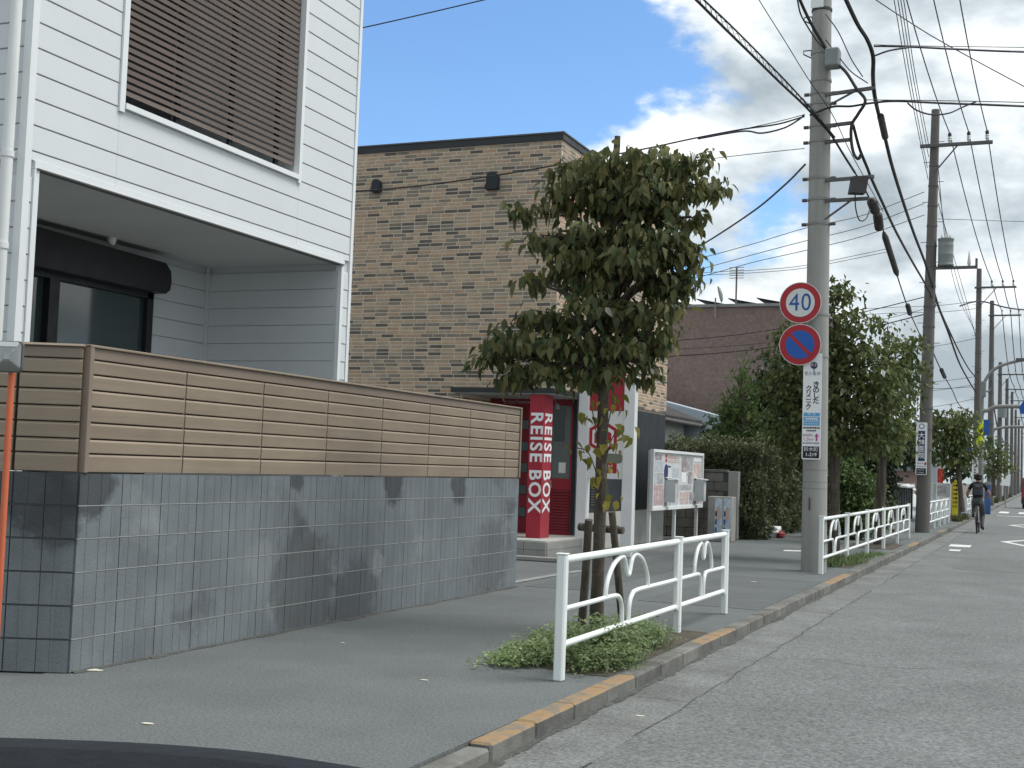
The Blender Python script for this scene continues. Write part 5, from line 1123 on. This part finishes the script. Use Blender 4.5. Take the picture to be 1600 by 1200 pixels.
wire('curved lead joining the upper crossing cable', [(1367, 87, 18.5), (1390, 79, 18.6), (1420, 74, 18.9)], .014, CABLE)
wire('lower cable crossing to the right over the road', [(1265, 180, 18.4), (1300, 167, 18.4), (1330, 166, 18.4), (1362, 161, 18.5), (1400, 158, 18.7), (1470, 161, 19.2), (1600, 166, 20), (1900, 178, 22)], .016, CABLE)
wire('thin messenger over the lower crossing cable', [(1352, 156, 18.4), (1450, 157, 19), (1600, 160, 20), (1900, 168, 22)], .007, CABLE)
wire('drooping loop under the lower crossing cable', [(1418, 161, 18.9), (1432, 172, 19), (1455, 179, 19.1), (1482, 177, 19.2), (1505, 167, 19.4), (1525, 159, 19.5)], .012, CABLEB)
for i, (x0_, x1_) in enumerate(((1290, 1348), (1290, 1356))):
    wire('%s slack lead between the pale pole and its arms' % ('short', 'long')[i], [(x0_, 22+i*40, 18.4), (1310, 50+i*38, 18.42), (1330, 92+i*20, 18.44), (x1_, 120+i*10, 18.46)], .009, CABLEB)
# second pole onwards
wire('thick telecom cable from the second to the third pole', [(1455, 440, 34.4), (1466, 478, 36.5), (1482, 520, 41), (1498, 565, 48), (1512, 592, 54), (1524, 612, 61.8)], .032, CABLE)
wire('second thick telecom cable arriving higher at the third pole', [(1462, 470, 35.5), (1480, 510, 40), (1500, 552, 47), (1515, 578, 54), (1529, 594, 61.8)], .026, CABLE)
wd = wire('lower telecom cable with closure between the second and third poles', [(1450, 530, 34.8), (1462, 560, 39), (1474, 585, 44), (1488, 610, 50), (1500, 634, 56), (1522, 648, 61.8)], .018, CABLE)
q0, q1 = P(1471, 578, 43), P(1476, 589, 45); MB().tube([q0, q1], .07, 8).obj('splice_closure', BOXD, wd, True)
for i in range(3):
    wire('%s thin service line from the second to the third pole' % ('upper', 'middle', 'lower')[i], [(1466, 262+i*28, 34.8), (1478+i*3, 380, 42), (1500+i*5, 470, 52), (1529, 525+i*10, 61.8)], .010, CABLEG)
for i, (ya, yb) in enumerate(((478, 470), (487, 482), (545, 528), (597, 588), (604, 604), (612, 600), (640, 622))):
    wire('faint distant wire crossing left of the third pole, %s from the top' % ('first', 'second', 'third', 'fourth', 'fifth', 'sixth', 'seventh')[i], [(1330, ya+6, 70), (1400, ya+2, 70), (1470, (ya+yb)/2+3, 70), (1528, yb, 70)], .014, CABLEG)
wire('heavy dark cable leaving the third pole to the right', [(1500, 478, 60), (1520, 472, 61), (1540, 472, 62), (1570, 480, 63), (1600, 484, 64), (1700, 492, 66)], .035, CABLEB)
for i, Yp in enumerate(range(5)):
    a, b = pts_a[2+i], pts_a[3+i]
    wire('far telecom cable between receding poles, %s span' % ('first', 'second', 'third', 'fourth', 'fifth')[i], [tuple(p) for p in sagline((a[0], a[1], a[2]-4.2), (b[0], b[1], b[2]-4.6), .5, 8)], .04, CABLE, world=True, group='far telecom cables')

# ------------------------------------------------------------------ far roadside things
# lamp and overhead sign masts
def mast(label, px, Y, pts, r_, m_=GALV, name='street_lamp', lamp=True):
    t = thing(name, label, 'street lamp' if lamp else 'sign mast', (P(px, 757, Y)[0], Y, 0))
    path = [(P(px, 757, Y)[0], Y, 0)]+[P(a, b, Y) for a, b in pts]
    MB().tube(smooth_path(path, 6), r_, 10).obj('mast', m_, t, True); return t
t = mast('curved grey street lamp reaching over the road beside the third pole', 1534, 59, [(1535, 620), (1538, 598), (1550, 580), (1568, 570), (1590, 564), (1602, 562)], .07)
q = P(1599, 562, 59); MB().obox(q, XA*.3, YA*.12, ZZ*.06).obj('lamp_head', GALVD, t)
q = P(1537, 608, 59); MB().cbox(q[0]-.1, q[0]+.1, 58.85, 59.15, q[2]-.35, q[2]+.35, .03).obj('lamp_box', BOXG, t)
t = mast('grey sign mast with lime yellow band and arm over the road', 1533, 54, [(1533, 700), (1534, 648), (1545, 641), (1556, 636), (1580, 635), (1605, 636)], .085, name='sign_mast', lamp=False)
q0, q1 = P(1530.5, 695, 53.9), P(1530.5, 657, 53.9)
MB().tube([(q0[0], 53.9, q0[2]), (q1[0]+.02, 53.9, q1[2])], .13, 10).obj('lime_band', LIME, t, True)
q = P(1599, 638, 53.85); MB().prism([q+XA*a+ZZ*b for a, b in ((-.12, -.22), (1.5, -.22), (1.5, .3), (.0, .3), (-.12, .1))], (0, .03, 0)).obj('blue_panel', SIGNB, t)
q = P(1541, 668, 60); tag(MB().prism([q+XA*a+ZZ*b for a, b in ((-.13, -.35), (.13, -.35), (.13, .35), (-.13, .35))], (0, .03, 0)).tube([(q[0], 60.03, q[2]), (P(1534, 668, 60)[0], 60.05, q[2])], .03, 6).obj('street_sign', SIGNB), 'small blue road sign right of the third pole', 'road sign')
t = mast('second grey mast with horizontal arm behind the third pole', 1549, 84, [(1549, 720), (1551, 676), (1562, 669), (1580, 667), (1605, 667)], .09, name='sign_mast', lamp=False)
q = P(1523, 713, 60.5); pts_ = [q+XA*a+ZZ*b for a, b in ((-.55, -.05), (.45, -.05), (.45, .05), (-.55, .05))]
t = thing('direction_sign', 'white signboard with blue emblem in front of the dense street tree', 'sign', (q[0], 60.5, q[2]-.3))
q = P(1508, 709, 60.5); MB().prism([q+XA*a+ZZ*b for a, b in ((-.75, -.22), (.7, -.22), (.7, 0), (-.75, 0))], (0, .03, 0)).obj('board', WHITES, t)
MB().prism([q+XA*a+ZZ*b-YA*.02 for a, b in ((-.3, 0), (.3, 0), (.3, .3), (.1, .24), (-.1, .3), (-.3, .2))], (0, .02, 0)).obj('emblem', SIGNB, t)
MB().tube([(q[0]+.75, 60.53, 0), (q[0]+.75, 60.53, q[2])], .03, 6).obj('post', GALV, t)
# yellow upright sign
YS = 47.2
t = thing('yellow_sign', 'tall narrow yellow sign with black heading beside the far guard rails', 'sign', (P(1492, 800, YS)[0], YS, 0))
xa, xb = P(1487.8, 775, YS)[0], P(1497.2, 775, YS)[0]; za, zb_ = P(1492, 807, YS)[2]-.1, P(1492, 747, YS)[2]
MB().cbox(xa-.02, xb+.10, YS, YS+.12, 0, zb_+.05, .01).obj('stand', GALVD, t)
MB().box(xa, xb, YS-.01, YS-.002, za+.1, zb_-.16).obj('panel', YELLOW, t)
MB().box(xa, xb, YS-.01, YS-.002, zb_-.158, zb_).obj('heading', BLACKP, t)
MB().prism([((xa+xb)/2+a, YS-.014, zb_-.14+b) for a, b in ((-.06, 0), (.06, 0), (.05, .07), (.02, .05), (0, .11), (-.03, .05))], (0, .003, 0)).obj('heading_print', YELLOW, t)
hgt = (zb_-.16-za-.1)
for j in range(6):
    zc = zb_-.26-j*hgt*.125
    if j < 4: MB().box(xb-.10, xb-.025, YS-.014, YS-.011, zc-.04, zc+.04).obj('character', BLACKP, t)
    else: text('あり'[j-4], .12, BLACKP, t, (xb-.062, YS-.014, zc), XA, ZZ, 'character', bold=.02)
    MB().box(xa+.025, xa+.09, YS-.014, YS-.011, zc-.035, zc+.035).obj('character', mat('print_brown', (.30, .16, .02), .6), t)
# banner flag, notice frame
YB = 46
t = thing('banner_flag', 'red and white advertising banner flag on a white pole', 'flag', (P(1463.5, 790, YB)[0], YB, 0))
bx_ = P(1463.5, 760, YB)[0]; zt_ = P(1463.5, 722, YB)[2]
MB().tube([(bx_, YB, 0), (bx_, YB, zt_+.05)], .018, 6).tube([(bx_, YB, zt_), (bx_+.28, YB, zt_-.02)], .010, 5).obj('pole', WHITEP, t)
fl = MB(); n_ = 8
z1_ = P(1463.5, 757, YB)[2]
for i in range(n_):
    for j in range(4):
        def fp(i_, j_):
            s_ = i_/n_; return (bx_+.02+.27*j_/4*(1-.35*s_), YB+.05*math.sin(j_*1.4+s_*5), zt_-.03-(zt_-z1_)*s_)
        fl.poly([fp(i, j), fp(i, j+1), fp(i+1, j+1), fp(i+1, j)], 0 if i in (0, 1) or i == n_-1 else 1)
fl.obj('cloth', [WHITEP, BANNER], t)
t = thing('white_frame_board', 'white framed signboard under the banner flag', 'signboard', (P(1470, 790, 47)[0], 47, 0))
fx0, fx1 = P(1457, 770, 47)[0], P(1484, 770, 47)[0]; fz0, fz1 = P(1470, 776, 47)[2], P(1470, 756, 47)[2]
MB().box(fx0, fx1, 47, 47.05, fz0, fz1).obj('board', mat('board_grey_white', (.5, .53, .52), .6, .15, 6), t)
MB().box(fx0-.03, fx0, 46.98, 47.05, 0, fz1+.03).box(fx1, fx1+.03, 46.98, 47.05, 0, fz1+.03).box(fx0, fx1, 46.98, 47.0, fz1, fz1+.03).obj('frame', WHITEP, t)
MB().box(fx0+.1, fx0+.45, 46.985, 46.999, fz0+.1, fz1-.06).obj('print_block', PGREY, t)
q = P(1458, 735, 52); t = MB().cbox(q[0]-.35, q[0]+.2, 52, 52.3, 0, q[2]+.25, .02).obj('white_kiosk_sign', mat('kiosk_pale', (.5, .55, .62), .6, .15, 4)); tag(t, 'pale bluish upright sign beside the banner flag', 'sign')
# low pink building, gate, convex mirror
lo = thing('low_pink_building', 'low pinkish building with white eaves behind the black gate', 'building', (-8, 58, 0))
l0, l1 = P(1345, 727, 56), P(1452, 737, 56)
MB().box(l0[0]-6, l1[0], 56, 62, 0, l1[2]).obj('wall', mat('pink_plaster', (.40, .29, .25), .8, .06, 1), lo)
MB().prism([(l0[0]-6.1, 55.7, l1[2]+.001), (l1[0]+.2, 55.7, l1[2]+.001), (l1[0]+.2, 55.7, l1[2]+.13), (l0[0]-6.1, 55.7, l0[2]+.2)], (0, 6.5, 0)).obj('eaves', BOXG, lo)
g0, g1 = P(1374, 745, 56), P(1411, 752, 56); MB().box(g0[0], g1[0], 55.96, 55.995, g1[2], g0[2]).obj('window', GLASSD, lo)
MB().tube([(g0[0]-.2, 55.3, g1[2]-.12), (l1[0]-.5, 55.3, g1[2]-.12)], .03, 6).obj('handrail', WHITEP, lo)
gt = thing('black_gate', 'black slatted driveway gate behind the longer guard rail', 'gate', (P(1407, 790, 44)[0], 44, 0))
gx0, gx1 = P(1389.5, 780, 44)[0], P(1424.5, 780, 44)[0]; gz1 = P(1407, 763, 44)[2]
nsl = 12
for i in range(nsl): MB().box(gx0+.03+(gx1-gx0-.06)*i/nsl, gx0+.03+(gx1-gx0-.06)*(i+.88)/nsl, 44, 44.03, .14, gz1-.03).obj('slat', CHAR, gt)
MB().box(gx0, gx1, 43.99, 44.04, gz1-.03, gz1+.02).box(gx0, gx1, 43.99, 44.04, .08, .14).box(gx0-.03, gx0+.03, 43.98, 44.05, 0, gz1+.02).box(gx1-.03, gx1+.03, 43.98, 44.05, 0, gz1+.02).obj('frame', DARKFR, gt)
MB().box(gx0-.2, gx1+.2, 43.9, 44.1, 0, .07).obj('sill', CONC, gt)
cm = thing('driveway_mirror', 'small rectangular driveway mirror on a black pole left of the gate', 'mirror', (P(1388, 800, 39)[0], 39, 0))
q = P(1388, 735, 39); MB().tube([(q[0], 39.05, 0), (q[0], 39.05, q[2])], .025, 8).obj('pole', DARKFR, cm, True)
MB().prism(rsq(q, XA, ZZ, .115, .09, .03), (0, .04, 0)).obj('rim', DARKFR, cm); MB().prism(rsq(q-YA*.004, XA, ZZ, .10, .075, .025), (0, .003, 0)).obj('mirror_face', MIRROR, cm)
q = P(1418, 760, 45.5); me = lump((q[0], 45.5, .45), .35, .5, .5, 9)
scv = thing('covered_scooter', 'white dome of a parked covered scooter behind the gate', 'scooter', (q[0], 45.5, 0)); me.materials.append(WHITEP)
me2 = lump((q[0], 45.5, q[2]-.1), .28, .4, .18, 4); me2.materials.append(WHITEP); link('cover_top', me2, scv); link('cover', me, scv)
q = P(1362, 712, 40); t = thing('garden_lamp', 'thin white lamp post among the garden trees', 'lamp post', (q[0], 40, 0))
MB().tube([(q[0], 40, 0), (q[0], 40, q[2])], .02, 6).obj('post', WHITEP, t); MB().cbox(q[0]-.06, q[0]+.12, 39.9, 40.1, q[2], q[2]+.14, .02).obj('lamp_head', WHITEP, t)
t = thing('blue_panel_sign', 'upright blue panel on the pavement right of the cyclist', 'sign', (P(1542, 790, 58)[0], 58, 0))
xa, xb = P(1538, 770, 58)[0], P(1548, 770, 58)[0]; MB().cbox(xa, xb, 58, 58.1, 0, P(1543, 758, 58)[2], .01).obj('panel', mat('panel_muted_blue', (.045, .11, .28), .5, .25, 3), t); MB().cbox(xa, xb, 57.99, 58.12, P(1543, 758, 58)[2]+.002, P(1543, 753, 58)[2], .01).obj('top_cap', BOXG, t)
t = thing('white_roadside_sign', 'white slanted sign panel by the far guard rail', 'sign', (P(1572, 780, 78)[0], 78, 0))
q = P(1571, 750, 78); MB().prism([q+XA*a+ZZ*b for a, b in ((-.3, -.3), (.25, -.35), (.28, .35), (-.05, .2))], (0, .04, 0)).obj('panel', WHITES, t); MB().tube([(q[0], 78.05, 0), (q[0], 78.05, q[2])], .04, 6).obj('post', GALV, t)

# ------------------------------------------------------------------ the van at the right edge
vb = G(1596, 796, -.098); vx0 = P(1595, 780, vb[1])[0]
van = thing('van', 'dark compact van just entering the right edge beyond the crossing', 'van', (vx0+.75, vb[1]+1.6, -.098), None)
vy, vz = vb[1]+2.0, -.098
prof = [(0, .35), (0, .95), (.10, 1.55), (.22, 1.78), (2.4, 1.80), (2.9, 1.15), (3.35, .95), (3.4, .35)]
MB().prism([(vx0, vy+a, vz+b) for a, b in prof], (1.48, 0, 0)).obj('body', mat('van_paint', (.10, .03, .035), .3, .04, 2), van)
MB().prism([(vx0+.12, vy-.012+.10*(b-1.0)/.55, vz+b) for b in (1.02, 1.5)]+[(vx0+1.36, vy-.012+.10*(b-1.0)/.55, vz+b) for b in (1.5, 1.02)], (0, .01, 0)).obj('rear_window', GLASSD, van)
MB().box(vx0-.01, vx0+1.49, vy-.06, vy+.1, vz+.3, vz+.55).obj('bumper', CHAR, van); MB().box(vx0+.5, vx0+.95, vy-.075, vy-.061, vz+.36, vz+.52).obj('number_plate', WHITES, van)
for s_ in (0, 1):
    x_ = vx0+.06+s_*1.24; MB().box(x_, x_+.12, vy-.02, vy+.03, vz+.7, vz+1.25).obj('tail_lamp', SIGNR, van)
    for a in (.65, 2.75):
        xx = vx0+.12+s_*1.24; wh = MB().lathe((xx-.08, vy+a, vz+.29), [(.2, 0), (.29, .02), (.29, .14), (.2, .16)], 18, (1, 0, 0)).obj('wheel', CABLE, van, True); MB().lathe((xx-.082+s_*.0, vy+a, vz+.29), [(.17, 0), (.17, .164)], 14, (1, 0, 0)).obj('rim', GALV, wh, True)

# ------------------------------------------------------------------ cyclist and bicycle
KB = G(1526.5, 833.5, -.098); bxx, byy, bz0 = KB[0], KB[1], -.098
bike = thing('bicycle', 'bicycle seen from behind, ridden along the left edge of the road', 'bicycle', (bxx, byy, bz0))
WR = .33
def wheel(y_):
    tyre = [(bxx+.0, y_+WR*math.cos(t_), bz0+WR+WR*math.sin(t_)) for t_ in [2*math.pi*i/28 for i in range(29)]]
    w_ = MB().tube(tyre, .022, 8, cap=False).obj('wheel', CABLE, bike, True)
    sp = MB()
    for i in range(12): t_ = math.pi*i/6; sp.tube([(bxx, y_, bz0+WR), (bxx, y_+(WR-.02)*math.cos(t_), bz0+WR+(WR-.02)*math.sin(t_))], .003, 4)
    sp.tube([(bxx-.05, y_, bz0+WR), (bxx+.05, y_, bz0+WR)], .02, 8); sp.obj('spokes', GALV, w_)
wheel(byy); wheel(byy+1.08)
fr = MB(); hb = bz0+.30; sx = (bxx, byy+.30, bz0+.80)
BBK = (bxx, byy+.44, hb); HD = (bxx, byy+.92, bz0+.88)
for a, b in ((BBK, sx), (BBK, HD), (sx, HD), (BBK, (bxx+.05, byy, bz0+WR)), (BBK, (bxx-.05, byy, bz0+WR)), (sx, (bxx+.05, byy, bz0+WR)), (sx, (bxx-.05, byy, bz0+WR)), (HD, (bxx+.05, byy+1.08, bz0+WR)), (HD, (bxx-.05, byy+1.08, bz0+WR)), (HD, (bxx, byy+.88, bz0+1.02))): fr.tube([a, b], .015, 8)
fr.obj('frame', GALV, bike, True)
MB().tube(smooth_path([(bxx-.28, byy+.70, bz0+1.00), (bxx-.20, byy+.86, bz0+1.03), (bxx, byy+.88, bz0+1.02), (bxx+.20, byy+.86, bz0+1.03), (bxx+.28, byy+.70, bz0+1.00)], 5), .013, 8).obj('handlebar', GALVD, bike, True)
me = lump((bxx, byy+.28, bz0+.84), .10, .13, .035, 2); me.materials.append(CABLE); link('saddle', me, bike)
MB().tube([(bxx, byy+.30, bz0+.80), (bxx, byy+.29, bz0+.83)], .014, 8).obj('seat_post', GALV, bike)
fd = [(bxx, byy+(WR+.04)*math.cos(t_), bz0+WR+(WR+.04)*math.sin(t_)) for t_ in [math.radians(40+i*14) for i in range(12)]]
fm = MB()
for a, b in zip(fd[:-1], fd[1:]): a, b = np.array(a), np.array(b); fm.poly([a-XA*.03, a+XA*.03, b+XA*.03, b-XA*.03])
fm.obj('mudguard', CABLE, bike)
PL, PR = (bxx-.13, byy+.40, hb+.16), (bxx+.13, byy+.48, hb-.16)
cr = MB().tube([(bxx-.07, byy+.44, hb), (bxx+.07, byy+.44, hb)], .015, 6).tube([(bxx-.07, byy+.44, hb), (bxx-.08, PL[1], PL[2])], .01, 6).tube([(bxx+.07, byy+.44, hb), (bxx+.08, PR[1], PR[2])], .01, 6).obj('crank', GALV, bike)
for q in (PL, PR): MB().cbox(q[0]-.045, q[0]+.045, q[1]-.035, q[1]+.035, q[2]-.012, q[2]+.012, .004).obj('pedal', CABLE, bike)
MB().lathe((bxx, byy-.06, bz0+.62), [(.03, 0), (.03, -.02)], 10, (0, 1, 0)).obj('reflector', SIGNR, bike)
SKIN = mat('skin', (.36, .21, .15), .6, .06, 6); SHIRT = mat('shirt_black', (.016, .017, .02), .85, .2, 5, .3, 30); PANTS = mat('trousers_grey', (.085, .09, .095), .85, .15, 5, .3, 30); HAIR = mat('hair_black', (.010, .009, .009), .6, .2, 20)
per = thing('person', 'cyclist in black T-shirt and grey trousers riding away on the bicycle', 'person', (bxx, byy+.3, bz0))
sk = {}
def jn(k, x_, y_, z_, r_): sk[k] = ((bxx+x_, byy+y_, bz0+z_), r_)
jn('pel', 0, .28, .93, (.155, .12)); jn('waist', 0, .34, 1.08, (.135, .10)); jn('chest', 0, .44, 1.28, (.165, .115)); jn('shl', 0, .47, 1.40, (.10, .085)); jn('neck', 0, .50, 1.47, (.055, .055)); jn('head0', 0, .525, 1.53, (.07, .08)); jn('head', 0, .535, 1.60, (.082, .098)); jn('top', 0, .53, 1.675, (.06, .07))
for s_, tg in ((-1, 'L'), (1, 'R')):
    jn('sh'+tg, s_*.175, .47, 1.38, (.065, .065)); jn('el'+tg, s_*.30, .50, 1.12, (.045, .045)); jn('wr'+tg, s_*.285, .66, 1.015, (.032, .032))
    jn('hd'+tg, s_*.28, .71, 1.015, (.038, .03)); jn('hp'+tg, s_*.095, .30, .86, (.10, .10))
jn('knL', -.125, .74, .80, (.075, .075)); jn('anL', -.125, .42, .545, (.045, .045)); jn('ftL', -.13, .36, .475, (.042, .04)); jn('toL', -.13, .52, .465, (.04, .03))
jn('knR', .12, .66, .52, (.075, .075)); jn('anR', .12, .44, .20, (.045, .045)); jn('ftR', .13, .42, .135, (.042, .04)); jn('toR', .14, .57, .115, (.04, .03))
ed = [('pel', 'waist'), ('waist', 'chest'), ('chest', 'shl'), ('shl', 'neck'), ('neck', 'head0'), ('head0', 'head'), ('head', 'top')]
for tg in 'LR': ed += [('shl', 'sh'+tg), ('sh'+tg, 'el'+tg), ('el'+tg, 'wr'+tg), ('wr'+tg, 'hd'+tg), ('pel', 'hp'+tg), ('hp'+tg, 'kn'+tg), ('kn'+tg, 'an'+tg), ('an'+tg, 'ft'+tg), ('ft'+tg, 'to'+tg)]
bm = bmesh.new(); ks = list(sk); sl_ = bm.verts.layers.skin.verify(); vs = [bm.verts.new(sk[k][0]) for k in ks]
for k, v_ in zip(ks, vs): v_[sl_].radius = sk[k][1]; v_[sl_].use_root = (k == 'pel')
for a, b in ed: bm.edges.new((vs[ks.index(a)], vs[ks.index(b)]))
me = bpy.data.meshes.new('body'); bm.to_mesh(me); bm.free()
tmp = bpy.data.objects.new('tmp', me); COL.objects.link(tmp); tmp.modifiers.new('s', 'SKIN'); sd_ = tmp.modifiers.new('d', 'SUBSURF'); sd_.levels = 2; sd_.render_levels = 2
bpy.context.view_layer.update(); bme = bpy.data.meshes.new_from_object(tmp.evaluated_get(bpy.context.evaluated_depsgraph_get())); bpy.data.objects.remove(tmp)
bme.materials.clear(); [bme.materials.append(m_) for m_ in (SHIRT, SKIN, PANTS, CABLE)]
lab = {}
for k in ks: lab[k] = 0
for k in ('neck', 'head0', 'head', 'top', 'elL', 'elR', 'wrL', 'wrR', 'hdL', 'hdR'): lab[k] = 1
for k in ('pel', 'hpL', 'hpR', 'knL', 'knR', 'anL', 'anR'): lab[k] = 2
for k in ('ftL', 'ftR', 'toL', 'toR'): lab[k] = 3
segs = []
for a, b in ed:
    pa, pb = np.array(sk[a][0]), np.array(sk[b][0])
    for i in range(7): segs.append((pa+(pb-pa)*i/6, lab[a] if i < (4 if a[:2] == 'sh' else 3) else lab[b]))
sp_ = np.array([s_[0] for s_ in segs]); sl2 = [s_[1] for s_ in segs]
for pg in bme.polygons: c = np.array(pg.center); pg.material_index = sl2[int(np.argmin(((sp_-c)**2).sum(1)))]; pg.use_smooth = True
link('body', bme, per)
hm = lump((bxx, byy+.505, bz0+1.60), .108, .115, .118, 12); hm.materials.append(HAIR); link('hair', hm, per)
for s_ in (-1, 1):
    me = lump((bxx+s_*.095, byy+.54, bz0+1.565), .014, .02, .03, 3); me.materials.append(SKIN); link('ear', me, per)
    for fi in range(4): MB().tube(smooth_path([(bxx+s_*(.262+fi*.014), byy+.70, bz0+1.03), (bxx+s_*(.262+fi*.014), byy+.755, bz0+1.02), (bxx+s_*(.262+fi*.014), byy+.75, bz0+.985)], 3), .008, 6).obj('finger', SKIN, per, True)
    MB().tube(smooth_path([(bxx+s_*.255, byy+.68, bz0+1.02), (bxx+s_*.235, byy+.72, bz0+1.0), (bxx+s_*.245, byy+.75, bz0+.99)], 3), .009, 6).obj('finger', SKIN, per, True)
bp_ = thing('backpack', 'flat black backpack on the cyclist\'s back', 'backpack', (bxx, byy+.25, bz0+1.05))
BPM = mat('backpack_black', (.022, .026, .034), .75, .2, 6, .3, 40)
bmq = MB().add(*bevbox(.29, .13, .36, .04)).mesh('pack', BPM)
o = link('pack', bmq, bp_, (bxx, byy+.27, bz0+1.22)); o.rotation_euler = (-.33, 0, 0)
o = link('front_pocket', MB().add(*bevbox(.23, .05, .17, .02)).mesh('front_pocket', BPM), bp_, (bxx, byy+.20, bz0+1.15)); o.rotation_euler = (-.33, 0, 0)
MB().tube(smooth_path([(bxx-.07, byy+.228, bz0+1.33), (bxx-.02, byy+.232, bz0+1.345), (bxx+.02, byy+.226, bz0+1.325), (bxx+.07, byy+.232, bz0+1.34)], 4), .005, 5).obj('logo_line', PGREY, bp_)
for s_ in (-1, 1): MB().tube(smooth_path([(bxx+s_*.10, byy+.33, bz0+1.40), (bxx+s_*.115, byy+.46, bz0+1.47), (bxx+s_*.12, byy+.56, bz0+1.38), (bxx+s_*.13, byy+.50, bz0+1.15), (bxx+s_*.14, byy+.30, bz0+1.08)], 4), .014, 6).obj('strap', BPM, bp_, True)

# ------------------------------------------------------------------ litter on the pavement
LIT = mat('litter_pale', (.62, .60, .48), .7, .1, 10)
for i, (px, py, s_, lb) in enumerate(((142, 1047, .05, 'pale strip of litter at the foot of the wall corner'), (231, 1131, .02, 'small pale fallen leaf on the near pavement'), (663, 1063, .016, 'tiny white scrap on the pavement before the weeds'), (1000, 1119, .018, 'tiny white scrap on the road by the kerb'), (1178, 909, .022, 'small white scrap on the pavement beyond the guard rail'), (535, 1005, .012, 'tiny scrap on the pavement near the middle of the wall'))):
    c = G(px, py, -.095 if py == 1119 else .003); o_ = MB().prism([c+np.array([a*s_, b*s_, 0]) for a, b in ((-1.6, -.5), (-.3, -.8), (1.3, -.2), (1.5, .5), (.2, .8), (-1.2, .4))], (0, 0, .004)).obj('litter_scrap', LIT)
    tag(o_, lb, 'litter', 'scraps on the ground')

# ------------------------------------------------------------------ dashboard of the car the picture is taken from
dash = thing('car_dashboard', 'black car dashboard edge along the bottom left of the view', 'dashboard', (-.2, .4, .8))
edge = [(-1.1, .42, 1.160), (-.85, .52, 1.168), (-.6, .63, 1.170), (-.49, .675, 1.168), (-.42, .705, 1.161), (-.34, .735, 1.150), (-.27, .757, 1.138), (-.1, .79, 1.11), (.15, .79, 1.09), (.5, .74, 1.08)]
dm = MB(); path = smooth_path(edge, 5); NN = len(path); pro = [(0.07, -.10), (.055, -.004), (0.012, 0.0), (-.05, -.002), (-.12, -.004), (-.25, -.02), (-.36, -.06), (-.38, -.30)]
for p in path:
    for (dy, dz) in pro: dm.v.append((p[0]-.35*dy, p[1]+dy*.95, p[2]+dz))
K = len(pro)
for i in range(NN-1):
    for j in range(K-1): dm.f.append((i*K+j, i*K+j+1, (i+1)*K+j+1, (i+1)*K+j)); dm.m.append(1 if j < 2 else 0)
dm.obj('dash_top', [mat('dash_plastic', (.004, .005, .008), .6, .1, 30, .25, 400, spec=.2), mat('dash_lip', (.010, .013, .018), .6, .1, 30, spec=.2)], dash, True)
